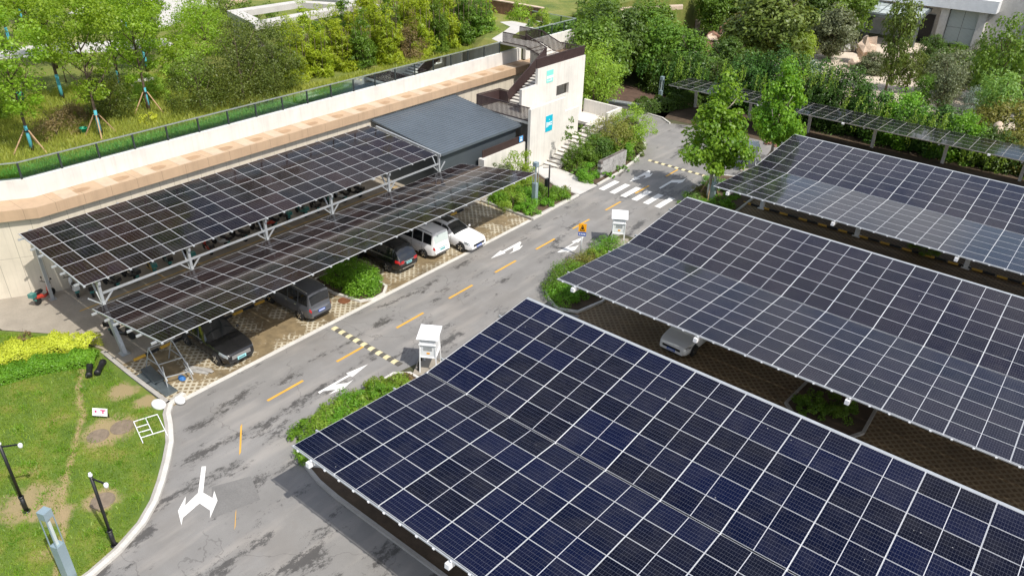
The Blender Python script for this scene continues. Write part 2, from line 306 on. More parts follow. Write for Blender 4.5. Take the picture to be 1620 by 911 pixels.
    def obj(s,name,mats,parent=None,smooth=False,org=None):
        """org: world origin of the object (vertices given in world space); with a parent, vertices are world too when org is True"""
        if org is True: ox=parent.location
        elif org is not None: ox=Vector(org)
        else: ox=Vector((0,0,0))
        if org is not None: s.v=[(x-ox[0],y-ox[1],z-ox[2]) for x,y,z in s.v]
        return link(name,s.mesh(name,mats,smooth),parent,ox if (org is not None and parent is None) else (0,0,0))
def struct(mb,name,mat,smooth=False):
    o=mb.obj(name,mat,smooth=smooth); o['kind']='structure'; return o
def copy_tree(o,parent=None):
    c=o.copy(); COL.objects.link(c); c.parent=parent
    for ch in list(o.children): copy_tree(ch,c)
    return c
def quads(name,P,N,S,mat,asp=.55,seed=0):
    """leaf-shaped quads at P facing N, size S"""
    rg=np.random.default_rng(seed); n=len(P)
    N=N/np.maximum(np.linalg.norm(N,axis=1,keepdims=True),1e-6)
    a=rg.normal(size=(n,3)); t=np.cross(N,a); t/=np.maximum(np.linalg.norm(t,axis=1,keepdims=True),1e-6); b=np.cross(N,t)
    S=np.asarray(S).reshape(-1,1)*np.ones((n,1))
    V=np.stack([P-t*S*.5,P+b*S*.5*asp+N*S*.08,P+t*S*.5,P-b*S*.5*asp+N*S*.08],1).reshape(-1,3)
    return rawquads(name,V,mat)
def rawquads(name,V,mat):
    n=len(V)//4; me=bpy.data.meshes.new(name); me.vertices.add(n*4); me.vertices.foreach_set('co',V.astype(np.float32).ravel())
    me.loops.add(n*4); me.loops.foreach_set('vertex_index',np.arange(n*4,dtype=np.int32)); me.polygons.add(n)
    me.polygons.foreach_set('loop_start',np.arange(0,n*4,4,dtype=np.int32)); me.polygons.foreach_set('loop_total',np.full(n,4,dtype=np.int32))
    me.materials.append(MATS[mat]); me.update(calc_edges=True); return me
def crown(name,mat,n,rx,ry,rz,k,leaf,seed,form='round',zc=None,jit=.22,rim=.55,asp=.55):
    """foliage in k sprays spread through a volume whose base is at z=0"""
    rg=np.random.default_rng(seed); C=[]
    while len(C)<k:
        q=rg.uniform(-1,1,3); h=(q[2]+1)/2
        if form=='round': lim=math.sqrt(max(0,1-q[2]**2))
        elif form=='cone': lim=(1-h)**.8*.95+.05
        elif form=='column': lim=min(1,(h*6+.35))*min(1,(1-h)*2.2+.12)
        elif form=='bush': lim=math.sqrt(max(0,1-h**2.2))
        elif form=='vase': lim=(.35+.65*h)*math.sqrt(max(0,1-max(0,(h-.62)/.38)**2))
        elif form=='box': lim=1.4
        elif form=='flame': lim=min(1,h*4+.35)*(1-h)**.62*(1+.25*math.sin(q[2]*9+math.atan2(q[1],q[0])*3))
        rr=math.hypot(q[0],q[1])
        if form=='box': pass
        elif rr>lim or (rr<lim*rim*rg.uniform(0,1) and h<.8): continue
        C.append((q[0]*rx,q[1]*ry,h*rz*rg.uniform(.93,1.06)))
    C=np.array(C); R0=jit*min(rx,ry,rz*.7 if form!='column' else rx)*1.15
    cr=R0*rg.uniform(.6,1.35,k); idx=rg.integers(0,k,n)
    d=rg.normal(size=(n,3)); d/=np.linalg.norm(d,axis=1,keepdims=True); rad=rg.uniform(.25,1,n)**.5
    off=d*(cr[idx]*rad)[:,None]; off[:,2]*=.75
    P=C[idx]+off; P[:,2]=np.maximum(P[:,2],.02)
    ctr=np.array([0,0,rz*.45]); o=(P-ctr)/np.array([rx,ry,rz*.6]); N=d*.5+o*.35+np.array([0,0,.45])+rg.normal(size=(n,3))*.45
    return quads(name,P,N,leaf*rg.uniform(.6,1.3,n),mat,asp,seed+1)
def blades(name,mat,P,h,wd,seed,lean=.35):
    rg=np.random.default_rng(seed); n=len(P); a=rg.uniform(0,2*PI,n); hh=h*rg.uniform(.5,1.3,n)
    t=np.stack([np.cos(a),np.sin(a),0*a],1)*(wd*rg.uniform(.6,1.3,n))[:,None]*.5
    ln=rg.normal(size=(n,3))*lean; ln[:,2]=1; top=P+ln*hh[:,None]
    return rawquads(name,np.stack([P-t,P+t,top+t*.25,top-t*.25],1).reshape(-1,3),mat)
def inpoly(P,poly):
    x,y=P[:,0],P[:,1]; c=np.zeros(len(P),bool); n=len(poly); j=n-1
    for i in range(n):
        xi,yi=poly[i]; xj,yj=poly[j]; k=((yi>y)!=(yj>y))&(x<(xj-xi)*(y-yi)/((yj-yi) or 1e-9)+xi); c^=k; j=i
    return c
def scatter(poly,n,z,seed):
    rg=np.random.default_rng(seed); a=np.array(poly); lo,hi=a.min(0),a.max(0); out=[]
    tot=0
    while tot<n:
        q=rg.uniform(lo,hi,(n*2,2)); q=q[inpoly(q,poly)]; out.append(q); tot+=len(q)
        if len(q)==0: break
    q=np.concatenate(out)[:n]; return np.c_[q,np.full(len(q),z)]
# ---------------------------------------------------------------- ground
struct(MB().sheet([(-900,-300),(500,-300),(500,1500),(-900,1500)],-.02),'ground','forest_floor')
KERB=[(-22.1,-2.0),(-22.45,2.0),(-22.79,5.15),(-23.1,6.3),(-23.67,7.52),(-24.4,8.45),(-25.27,9.25),(-26.2,10.0),(-27.13,10.68),(-28.2,11.25),(-29.0,11.6),(-29.55,12.05),(-29.75,12.8)]
road=[(30,-12),(30,13.7),(-21.6,13.55),(-22.6,13.7),(-23.3,14.3),(-23.5,15.2),(-23.5,20.6),(-23.2,22.6),(-19.4,22.9),(-19.4,29.5),(-19.7,31),(-20.9,30.55),(-22.0,31.1),(-22.9,31.8),(-23.4,33),(-23.5,41.5),(-19.5,41.7),(-19.5,46.0),(-21.8,47.7),(-22.9,48.6),(-23.5,50.5),(-23.7,56),(-19,58.6),(-19,66.5),(-30,66.6),(-32.9,65.3),(-34.3,66.4),(-38,66.4),(-38,61.4),(-34,60.4),(-31.2,57.8),(-30.1,54),(-29.6,48),(-29.5,38),(-29.55,30),(-29.5,20),(-29.75,12.8)]+KERB[::-1][1:]+[(-22,-12)]
struct(MB().sheet(road,.004),'road','asphalt')
struct(MB().sheet([(-34.35,11.95),(-29.45,11.95),(-29.45,39.1),(-34.35,39.1)],.008),'parking_paving','paver')
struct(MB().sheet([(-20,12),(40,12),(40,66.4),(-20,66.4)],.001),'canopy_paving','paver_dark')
struct(MB().sheet([(-47,8),(-44.5,9.2),(-42,9.5),(-39.2,11.4),(-36.2,12.1),(-34.33,12.1),(-34.33,41.4),(-47,41.4)],.012),'concrete_apron','concrete')
struct(MB().sheet([(-35.3,46.9),(-31.2,45.0),(-29.5,45.1),(-29.5,47.5),(-33,48.3),(-35.3,48.3)],.03),'path','path_white')
struct(MB().sheet([(-46,62),(-34.6,60.2),(-34.2,66.3),(-36,74),(-50,74)],.0),'mulch_ground','mulch')
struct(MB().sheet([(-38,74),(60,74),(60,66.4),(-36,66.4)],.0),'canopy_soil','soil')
lawn=[(-22.4,-2.0),(-22.75,2.0),(-23.1,5.1),(-23.4,6.2),(-23.95,7.35),(-24.65,8.2),(-25.5,9.0),(-26.4,9.72),(-27.3,10.38),(-28.3,10.95),(-29.1,11.3),(-29.9,11.75),(-35.6,11.8),(-36.3,11.95),(-39.19,11.3),(-42.0,9.35),(-44.5,9.0),(-60,4),(-60,-14),(-22.3,-14)]
struct(MB().prism(lawn,-.05,.06),'lawn','lawn_soil')
struct(MB().ribbon(KERB,-.02,.18,0,.13),'kerb','kerb'); struct(MB().ribbon(KERB,.185,.32,0,.10),'kerb','kerb_grey')
struct(MB().ribbon([(-29.5,12.6),(-29.5,39.0)],-.10,.14,0,.035),'kerb','kerb')
struct(MB().ribbon([(-29.75,11.9),(-33,11.86),(-36.1,11.9)],-.14,.06,0,.10),'kerb','kerb_grey')
struct(MB().ribbon([(-34.2,39.2),(-29.5,39.2)],-.08,.08,0,.14),'kerb','kerb_grey')
struct(MB().ribbon([(-29.45,39.2),(-29.5,44.9)],-.08,.10,0,.12),'kerb','kerb')
KI=[(-29.55,47.6),(-29.7,51),(-30.15,54),(-30.8,56.5),(-31.6,58.3),(-33.0,59.6),(-34.2,60.2)]
struct(MB().ribbon(KI,-.08,.10,0,.12),'kerb','kerb')
struct(MB().ribbon([(-36.2,66.3),(-34.3,66.1),(-32.9,65.1)],-.08,.08,0,.12),'kerb','kerb')
def bed(pts,z=.09,mat='soil',kerb='kerb',name='planting_bed'):
    struct(MB().prism(pts,-.05,z),name,mat); struct(MB().ribbon(pts if MBarea(pts)>0 else pts[::-1],-.14,.0,0,.13,closed=True),'kerb',kerb)
def MBarea(p): return sum(p[i][0]*p[(i+1)%len(p)][1]-p[(i+1)%len(p)][0]*p[i][1] for i in range(len(p)))
BA=[(-21.4,13.75),(-22.5,13.95),(-23.2,14.6),(-23.45,15.5),(-23.45,20.3),(-22.9,20.8),(-20.3,20.8),(-20.0,20.2),(-20,14.4)]
BB=[(-20.0,31.2),(-21.0,30.75),(-21.95,31.25),(-22.75,31.95),(-23.2,33.2),(-23.3,38.9),(-20,38.9),(-19.6,33)]
BC=[(-20,47.3),(-21.7,47.9),(-22.75,48.8),(-23.3,50.6),(-23.5,55.8),(-20.4,57.4),(-19.4,56),(-19.2,48.5)]
bed(BA); bed(BB); bed(BC)
struct(MB().ribbon([(-22.1,13.72),(-21.4,13.5),(-20.4,13.3),(-19.2,13.22),(32,13.18)],-.14,.02,0,.13),'kerb','kerb_grey'); struct(MB().prism([(-21.3,13.5),(-20.4,13.33),(-19.2,13.25),(32,13.21),(32,15.4),(-19.9,15.4)],-.05,.07),'planting_bed','soil')
bed([(-33.95,39.4),(-29.65,39.35),(-29.7,44.85),(-31.3,44.8),(-34.8,46.4),(-35.0,41.6)],.08,'soil','kerb_grey')
struct(MB().prism([(-29.75,47.6),(-29.9,51),(-30.35,54),(-31,56.5),(-31.8,58.2),(-33.1,59.4),(-34.2,60.0),(-34.6,58),(-33.9,54),(-33.2,48.5)],-.05,.08),'planting_bed','soil')
bed([(-33.9,23.6),(-31.9,23.5),(-30.1,23.9),(-29.7,24.6),(-29.75,25.3),(-30.2,25.9),(-32,26.2),(-33.9,26.2)],.1,'soil','kerb')
bed([(-7.6,31.0),(-6.9,30.3),(-5.9,30.1),(-4.6,30.4),(-4.2,31.2),(-4.3,34),(-7.4,34)],.1,'soil','kerb_grey')
# garden terrace: raised ground behind the retaining wall
gar=[(-45.42,14.0),(-45.35,65.9),(-51.5,65.9),(-51.5,150),(-330,150),(-330,-60),(-90,-60),(-53.4,0.4)]
struct(MB().prism(gar,-.05,6.30),'garden_terrace','meadow_soil')
struct(MB().sheet([(-68.6,36),(-72.3,26.8),(-75,22),(-80,22),(-76.5,29.5),(-71.8,37)],6.31),'garden_path','path_white')
q=MB(); lo_=[(-45.55,54.2),(-45.55,60.5),(-45.6,63.5),(-50,65.2),(-55,65),(-55,60),(-51,56),(-48,53.5)]; hi_=[(-45.56,54.5),(-45.56,58.6),(-46.2,61.9),(-48.5,63.4),(-52,63.4),(-52.5,61),(-50,58.5),(-47.5,54.6)]
q.add([(x,y,6.28) for x,y in lo_]+[(x,y,7.28) for x,y in hi_],[(i,(i+1)%8,8+(i+1)%8,8+i) for i in range(8)]+[tuple(range(8,16))]); struct(q,'garden_mound','meadow_soil')
struct(MB().sheet([(-45.57,54.6),(-45.57,56.5),(-46.5,57.6),(-47.2,59.5),(-46.8,61.4),(-48.4,62.8),(-50.8,62.9),(-51.4,61.6),(-49.2,60.6),(-48.4,58.8),(-47.0,55.2)],7.29),'garden_path','path_white')
struct(MB().sheet([(-76,39),(-90,36),(-100,50),(-92,62),(-84,52)],6.308),'garden_plaza','path_white')
struct(MB().sheet([(-38,84),(-30,84.5),(-12,82),(-6,80),(-8,92),(-14,99),(-19,102),(-22,107),(-23,121),(-31,121),(-31,108),(-36,98)],.004),'plaza','plaza_sand')
struct(MB().sheet([(-47.2,94),(-50,102.5),(-54,108.8),(-60,112),(-62,104),(-57,97),(-52,92)],.01),'courtyard_paving','pond_paving')
# ---------------------------------------------------------------- painted markings
def mark(poly,mat,name,z=.012): return struct(MB().sheet(poly,z),name,mat)
for k in range(10):
    if k==9: continue
    y=15.05+k*4.144; mark([(-26.57,y),(-26.43,y),(-26.43,y+2.06),(-26.57,y+2.06)],'road_yellow','lane_dash')
y=52.9; mark([(-26.55,y),(-26.42,y),(-26.42,y+2.0),(-26.55,y+2.0)],'road_yellow','lane_dash')
mark([(-25.97,13.33),(-25.87,13.17),(-24.3,12.06),(-24.4,12.22)],'road_yellow','lane_dash')
mark([(-21.73,10.22),(-21.6,10.1),(-20.87,9.57),(-21.0,9.70)],'road_yellow','lane_dash')
for i in range(6):
    x=-28.86+i*.985; mark([(x-.24,47.05),(x+.24,47.05),(x+.24,49.35),(x-.24,49.35)],'road_white','crosswalk_stripe')
ARW=[[(-25.24,17.0),(-25.2,18.87),(-25.38,18.85),(-25.14,20.09),(-24.92,18.88),(-25.07,18.85),(-25.08,17.91),(-24.73,18.39),(-24.72,18.79),(-24.51,17.98),(-24.69,17.23),(-24.75,17.69),(-25.1,17.22),(-25.07,16.98)],
[(-27.88,32.82),(-28.13,34.07),(-27.99,34.11),(-28.0,35.95),(-27.84,35.91),(-27.56,35.34),(-27.49,35.66),(-27.31,35.05),(-27.43,34.07),(-27.48,34.58),(-27.78,35.02),(-27.8,34.12),(-27.66,34.05)],
[(-25.23,36.4),(-25.2,38.2),(-25.4,38.24),(-25.2,39.48),(-25.0,38.42),(-25.11,38.37),(-25.1,37.4),(-24.81,37.79),(-24.75,38.16),(-24.53,37.4),(-24.78,36.62),(-24.78,36.99),(-25.12,36.4)],
[(-28.07,49.92),(-28.32,51.1),(-28.15,51.16),(-28.21,53.08),(-27.98,53.03),(-27.65,52.32),(-27.63,52.84),(-27.41,51.98),(-27.6,51.2),(-27.63,51.65),(-27.87,51.99),(-28.01,51.09),(-27.78,51.09)],
[(-25.7,50.37),(-25.73,52.53),(-25.11,53.16),(-25.06,53.63),(-24.87,52.71),(-25.05,52.07),(-25.08,52.4),(-25.51,52.01),(-25.5,50.32)],
[(-24.89,10.65),(-24.77,10.78),(-23.51,9.87),(-22.96,9.95),(-23.27,10.22),(-22.69,10.0),(-22.1,9.3),(-22.44,9.52),(-23.09,9.46),(-22.91,8.63),(-22.6,8.39),(-23.38,8.7),(-23.85,9.31),(-23.42,9.03),(-23.65,9.73)]]
for a in ARW: mark(a,'road_white','arrow_marking')
pm('asphalt_patch',(.17,.165,.158),.12,1.2,.9,bump=.2,fine=.3); mark([(-23.53,10.27),(-22.85,11.65),(-21.44,11.13),(-22.03,9.33)],'asphalt_patch','road_patch',.008)
for x0,y0,x1,y1 in ((-40.88,13,-40.88,37),): mark([(x0-.04,y0),(x0+.04,y0),(x1+.04,y1),(x1-.04,y1)],'yellow_paint','bay_line',.02)
for y in (18,27): mark([(-43,y-.03),(-40.9,y-.03),(-40.9,y+.03),(-43,y+.03)],'yellow_paint','bay_line',.016)
# ---------------------------------------------------------------- retaining wall with ledge, parapet and glass railing
rw=thing('retaining_wall','long cream stone wall with tan overhanging ledge and white parapet below the garden railing','wall',(-43.9,36,0))
BEND=[(-46.9,7.7),(-43.9,13.4)]
def along(xo,y1=57.3): # line parallel to the wall at offset, with its bend at the near end
    return [(-50.3+(xo+43.9)*.87,2.2-(xo+43.9)*.5),(xo,13.4-(xo+43.9)*.28),(xo,y1)]
MB().ribbon(along(-43.9,64),0,.9,0,4.72).obj('wall','wall_cream',rw,org=True)
MB().ribbon(along(-43.6),0,1.65,4.72,5.34).obj('ledge','ledge_tan',rw,org=True)
lp=MB(); rc=MB(); lt=MB()
y=15.2
while y<56.5:
    lp.box(-45.1,-43.66,y-.42,y+.42,5.342,5.352)
    n=12; rc.sheet([(-44.25+.32*math.cos(a),y+.78+.56*math.sin(a)*(1 if abs(math.sin(a))<.8 else 1)) for a in [2*PI*k/n for k in range(n)]],5.347); y+=2.32
lp.obj('ledge_slab','ledge_light',rw,org=True); rc.obj('ledge_recess','ledge_recess',rw,org=True)
MB().ribbon(along(-45.15),0,.35,5.34,6.44).obj('parapet','parapet',rw,org=True)
MB().box(-45.2,-44.85,57.6,66.0,5.35,7.0).box(-51,-45.201,65.7,66.0,5.35,7.0).obj('parapet','parapet',rw,org=True)
MB().box(-44.84,-43.4,57.4,64.6,4.8,5.34).obj('ledge','ledge_tan',rw,org=True)
def glass_rail(pts,label,z=6.72,h=.95,step=2.16):
    g=thing('glass_railing',label,'railing',(*pts[0],z)); top=MB(); pane=MB(); k=0
    for (a,b) in zip(pts[:-1],pts[1:]):
        a,b=Vector(a),Vector(b); n=max(1,round((b-a).length/step)); d=(b-a)/n
        top.bar((a.x,a.y,z+h),(b.x,b.y,z+h),.07,.06); nn=d.normalized()*.04
        for i in range(n+1):
            p=a+d*i
            if i<n or b==Vector(pts[-1]): MB().box(p.x-.045,p.x+.045,p.y-.045,p.y+.045,z,z+h-.03).obj('post','rail_dark',g,org=True)
            if i<n:
                q=p+d; m_=MB(); m_.bar((p.x+nn.x,p.y+nn.y,z+h*.5),(q.x-nn.x,q.y-nn.y,z+h*.5),.014,h*.86); m_.obj('glass_pane','rail_glass',g,org=True)
    top.obj('handrail','rail_silver',g,org=True)
glass_rail([(-51.6,2.4),(-45.3,13.6),(-45.3,54.3)],'long glass railing with dark posts along the garden edge',6.44)
glass_rail([(-45.0,57.8),(-45.0,65.8),(-50.5,65.8)],'short glass railing turning a corner beyond the stair tower',7.0)
# ---------------------------------------------------------------- solar canopies
def module(mat,frm='alu'):
    a,b,h,fr=1.141,.5685,.018,.010; s=MB()
    o=[(-a,-b),(a,-b),(a,b),(-a,b)]; i=[(-a+fr,-b+fr),(a-fr,-b+fr),(a-fr,b-fr),(-a+fr,b-fr)]
    s.v=[(x,y,-h) for x,y in o]+[(x,y,h) for x,y in o]+[(x,y,h) for x,y in i]+[(x,y,h-.003) for x,y in i]
    s.f=[(3,2,1,0)]+[(k,(k+1)%4,4+(k+1)%4,4+k) for k in range(4)]+[(4+k,4+(k+1)%4,8+(k+1)%4,8+k) for k in range(4)]+[(8+k,8+(k+1)%4,12+(k+1)%4,12+k) for k in range(4)]+[(12,13,14,15)]
    s.m=[0]*(len(s.f)-1)+[1]; me=s.mesh('solar_panel',[frm,mat])
    uv=me.uv_layers.new(name='UVMap'); P=me.polygons[len(s.f)-1]
    for li,c in zip(P.loop_indices,((0,0),(1,0),(1,1),(0,1))): uv.data[li].uv=c
    return me
PVK,PVB,PVV,PVD=module('pv_black'),module('pv_blue'),module('pv_violet'),module('pv_dark','stone_grey')
def place(me,parent,c,xd,yd):
    """module centred at c with long axis xd and short axis yd"""
    x=Vector(xd).normalized(); y=Vector(yd).normalized(); z=x.cross(y)
    M=Matrix(((x.x,y.x,z.x,c[0]),(x.y,y.y,z.y,c[1]),(x.z,y.z,z.z,c[2]),(0,0,0,1)))
    o=link('solar_panel',me,parent); o.matrix_local=M; return o
Lw=3*2.298
# L1: roof over the scooter row (falls towards the road)
def slope_canopy(label,x1,z1,t,y0,n,parts):
    g=thing('solar_canopy',label,'solar canopy',(x1,y0,0)); c,s_=math.cos(t),math.sin(t)
    for r in range(3):
        for k in range(n):
            d=1.149+r*2.298; place(PVK,g,(d*c,.577+k*1.154,z1+d*s_),(c,0,s_),(0,1,0))
    pl=MB()
    for d in (.45,1.85,2.75,4.15,5.05,6.45): pl=MB(); pl.bar((d*c,-.28,z1+d*s_-.075),(d*c,n*1.154+.15,z1+d*s_-.075),.06,.10); pl.obj('purlin','galv',g)
    for k in range(n+1): ec=MB(); ec.box(6.89*c,6.89*c+.07,k*1.154-.05,k*1.154+.05,z1+6.89*s_-.07,z1+6.89*s_-.02); ec.obj('clamp','galv',g)
    MB().bar((-.02,-.02,z1),(Lw*c,-.02,z1+Lw*s_),.04,.06).obj('edge_trim','galv',g); parts(g,c,s_); return g
PY_=[12.62+4.81*k for k in range(6)]
def p1(g,c,s_):
    for y in PY_:
        yy=y-g.location.y; xo=-36.05-g.location.x
        MB().box(xo-.07,xo+.07,yy-.07,yy+.07,2.3,3.95).obj('post','galv',g)
        MB().bar((xo,yy+.05,2.62),(xo,yy+.62,3.2),.065,.065).obj('brace','galv',g)
        MB().bar((xo,yy-.05,2.62),(xo-.75,yy-.05,3.86),.065,.065).obj('brace','galv',g); MB().bar((xo,yy-.05,2.62),(xo,yy-.62,3.2),.065,.065).obj('brace','galv',g)
        MB().bar((.15,yy,4.42),(6.8*c,yy,4.57+6.8*s_-.2),.12,.20).obj('rafter','galv',g)
        b=MB(); b.box(-.75,-.60,yy-.08,yy+.08,0,4.35).box(-.87,-.5,yy-.18,yy+.18,0,.04); b.obj('post','galv',g)
    xo=-36.05-g.location.x; MB().bar((xo,PY_[0]-11.88+.1,3.2),(xo,PY_[-1]-11.88,3.2),.09,.10).obj('beam','galv',g)
g1=slope_canopy('black solar canopy sloping down from the cream wall over the row of scooters',-42.633,4.604,-R(4.389),11.88,21,p1)
def p2(g,c,s_):
    for y in PY_:
        yy=y-g.location.y
        cur=[(.42,0),(.30,.45),(.12,.9),(-.08,1.35),(-.22,1.75),(-.22,2.12),(.0,2.4),(.5,2.62),(1.5,2.85),(3.0,3.09),(6.4,3.63)]
        m_=MB(); wds=[.17,.16,.15,.15,.15,.16,.16,.14,.13,.11,.07]
        if True:
            L_=[];R_=[]
            for i,(x,z) in enumerate(cur):
                a=Vector(cur[max(i-1,0)]); b=Vector(cur[min(i+1,len(cur)-1)]); d=(b-a).normalized(); n_=Vector((-d.y,d.x))*wds[i]
                L_.append(Vector((x,z))+n_); R_.append(Vector((x,z))-n_)
            vs_=[]
            for p,q in zip(L_,R_): vs_+=[(p.x,yy-.09,p.y),(p.x,yy+.09,p.y),(q.x,yy+.09,q.y),(q.x,yy-.09,q.y)]
            fs=[]
            for i in range(len(cur)-1):
                b=i*4
                for k in range(4): fs.append((b+k,b+(k+1)%4,b+4+(k+1)%4,b+4+k))
            fs+=[(3,2,1,0),tuple(len(vs_)-4+k for k in range(4))]; m_.add(vs_,fs)
        m_.box(.18,.66,yy-.22,yy+.22,0,.05); m_.obj('curved_column','galv',g)
        MB().bar((-.2,yy,1.8),(-.44,yy,2.75),.14,.14).obj('strut','galv',g)
g2=slope_canopy('black solar canopy rising towards the road over the row of parked cars',-35.6,2.80,R(9.227),11.92,23,p2)
# A, B, C: butterfly canopies over the right-hand bays
SP=1.151
def butterfly(label,y0,me,ncol,x0=-19.45,zr=3.59):
    g=thing('solar_canopy',label,'solar canopy',(x0,y0,0)); t1,t2=R(4.62),R(5.0); rows=[]
    vy=6*SP*math.cos(t1); vz=zr-6*SP*math.sin(t1)
    cand=[]
    for c in range(ncol):
        for r in range(12):
            if r<6: d=(r+.5)*SP; P=((c+.5)*2.302,d*math.cos(t1),zr-d*math.sin(t1)); yd=(0,math.cos(t1),-math.sin(t1))
            else: d=(r-5.5)*SP; P=((c+.5)*2.302,vy+.075+d*math.cos(t2),vz+d*math.sin(t2)); yd=(0,math.cos(t2),math.sin(t2))
            cand.append((P,yd))
    def seen(P):
        q=Vector((P[0]+x0,P[1]+y0,P[2]-H)); z=q.dot(fw); return abs(q.dot(r2)/z)<.69 and abs(q.dot(u2)/z)<.39
    cand.sort(key=lambda a:(not seen(a[0]),(Vector((a[0][0]+x0,a[0][1]+y0,a[0][2]-H)).length)))
    for P,yd in cand[:99]: place(me,g,P,(1,0,0),yd)
    rest=cand[99:]
    if rest:
        s=MB(); src=me; uvs=[]
        for P,yd in rest:
            y=Vector(yd); z=Vector((1,0,0)).cross(y); b=len(s.v)
            for v in src.vertices: q=Vector(P)+Vector((1,0,0))*v.co.x+y*v.co.y+z*v.co.z; s.v.append(tuple(q))
            for p in src.polygons:
                s.f.append(tuple(b+i for i in p.vertices)); s.m.append(p.material_index)
                uvs+=[tuple(src.uv_layers[0].data[li].uv) for li in p.loop_indices]
        mm=bpy.data.meshes.new('solar_panels'); mm.from_pydata(s.v,[],s.f)
        for k in src.materials: mm.materials.append(k)
        mm.polygons.foreach_set('material_index',s.m); ul=mm.uv_layers.new(name='UVMap'); ul.data.foreach_set('uv',[c for q in uvs for c in q]); mm.update()
        o=link('more_solar_panels',mm,g); o['kind']='stuff'
    W_=ncol*2.302; ty=vy+.075+6*SP*math.cos(t2); tz=vz+6*SP*math.sin(t2)
    # white rail strips in the gaps between module columns, gutter in the valley, front and rear edge trims
    for c in range(ncol+1):
        s=MB(); x=c*2.302; s.bar((x,-.05,zr-.032),(x,vy,vz-.032),.042,.05); s.bar((x,vy,vz-.032),(x,ty+.04,tz-.032),.042,.05); s.obj('rail','white_metal',g)
    s=MB(); s.bar((-.1,vy+.037,vz-.07),(W_,vy+.037,vz-.07),.16,.05); s.obj('gutter','dark_steel',g)
    s=MB(); s.bar((-.02,ty+.10,tz-.02),(W_,ty+.10,tz-.02),.16,.05); s.obj('edge_trim','galv',g)
    s=MB(); s.bar((-.05,-.04,zr-.03),(W_,-.04,zr-.03),.05,.05); s.obj('edge_trim','galv',g)
    for d,zz in ((1.2,0),(5.2,0)):
        s=MB(); s.bar((-.25,d,zr-d*math.tan(t1)-.14),(W_,d,zr-d*math.tan(t1)-.14),.07,.12); s.obj('purlin','galv',g)
        s=MB(); yy=vy+d; s.bar((-.25,yy,vz+d*math.tan(t2)-.14),(W_,yy,vz+d*math.tan(t2)-.14),.07,.12); s.obj('purlin','galv',g)
    x=1.05 if y0<50 else 3.45
    while x<W_:
        s=MB(); s.bar((x,-.22,zr-.20),(x,vy,vz-.30),.18,.20); s.bar((x,vy,vz-.30),(x,ty-.1,tz-.2),.18,.20); s.obj('beam','white_metal',g)
        s=MB(); s.box(x-.13,x+.13,vy-.16,vy+.16,0,vz-.38).box(x-.25,x+.25,vy-.28,vy+.28,0,.04); s.obj('column','white_metal',g)
        x+=6.9
    # small clamps along the near edge
    for k in range(ncol*3): s=MB(); s.box(k*.767+.3,k*.767+.38,-.10,-.045,zr-.06,zr-.01); s.obj('clamp','white_metal',g)
    return g
gA=butterfly('deep blue butterfly solar canopy, nearest and largest, at the bottom right',11.77,PVB,10)
gB=butterfly('violet grey butterfly solar canopy in the middle, with a silver car under its front edge',28.35,PVV,12,-19.5)
gC=butterfly('glossy butterfly solar canopy farthest back of three, beside two planted street trees',45.33,PVV,15,-19.1)
# D: far strip with a row of slanted posts
gD=thing('solar_canopy','narrow dark solar canopy strip on slim posts below the vine covered hedge','solar canopy',(-34.6,67.2,0))
td=-R(2.6)
for r in range(2):
    for k in range(48):
        d=1.149+r*2.298; place(PVD,gD,(.577+k*1.154,d*math.cos(td),3.0+d*math.sin(td)),(0,math.cos(td),math.sin(td)),(-1,0,0))
for d in (.4,2.3,4.2): MB().bar((-.1,d,2.9+d*math.sin(td)),(55.5,d,2.9+d*math.sin(td)),.07,.12).obj('purlin','galv',gD)
for k in range(48//2):
    MB().bar((k*2.308,0,2.96),(k*2.308,4.62,2.96-.21),.05,.05).obj('rail','stone_grey',gD)
for k in range(10):
    x=.9+k*5.87; s=MB(); s.bar((x,4.6,0),(x,4.2,2.55),.24,.24); s.obj('post','lime_white',gD); MB().bar((x,.15,2.86),(x,4.5,2.66),.12,.18).obj('rafter','galv',gD)
for x in (9.2,16.8,28.0): s=MB(); s.box(x-.1,x+.1,-.14,-.01,2.86,2.99); s.obj('flood_lamp','white_metal',gD)
# ---------------------------------------------------------------- metal shed
sh=thing('metal_shed','dark grey shed with ribbed metal roof between the solar canopy and the stair tower','shed',(-39.5,42,0))
MB().box(-43.6,-36.75,37.55,46.2,0,3.35).obj('wall','shed_wall',sh,org=True)
rf=MB(); za,zb=4.55,3.60
rf.add([(-43.75,37.35,za),(-36.4,37.35,zb),(-36.4,46.6,zb),(-43.75,46.6,za),(-43.75,37.35,za-.14),(-36.4,37.35,zb-.14),(-36.4,46.6,zb-.14),(-43.75,46.6,za-.14)],[(0,1,2,3),(7,6,5,4),(0,4,5,1),(1,5,6,2),(2,6,7,3),(3,7,4,0)])
ro=rf.obj('roof','roof_metal',sh,org=True)
rb=MB(); sl=(zb-za)/7.35
for k in range(26):
    x=-43.6+k*.287; z=za+(x+43.75)*sl+.022; rb.bar((x,37.34,z),(x,46.61,z),.035,.045)
q=rb.obj('rib','roof_metal',ro); q.data.transform(Matrix.Translation((39.5,-42,0)))
MB().box(-43.7,-36.5,37.45,37.5,3.36,3.5).obj('fascia','dark_steel',sh,org=True)
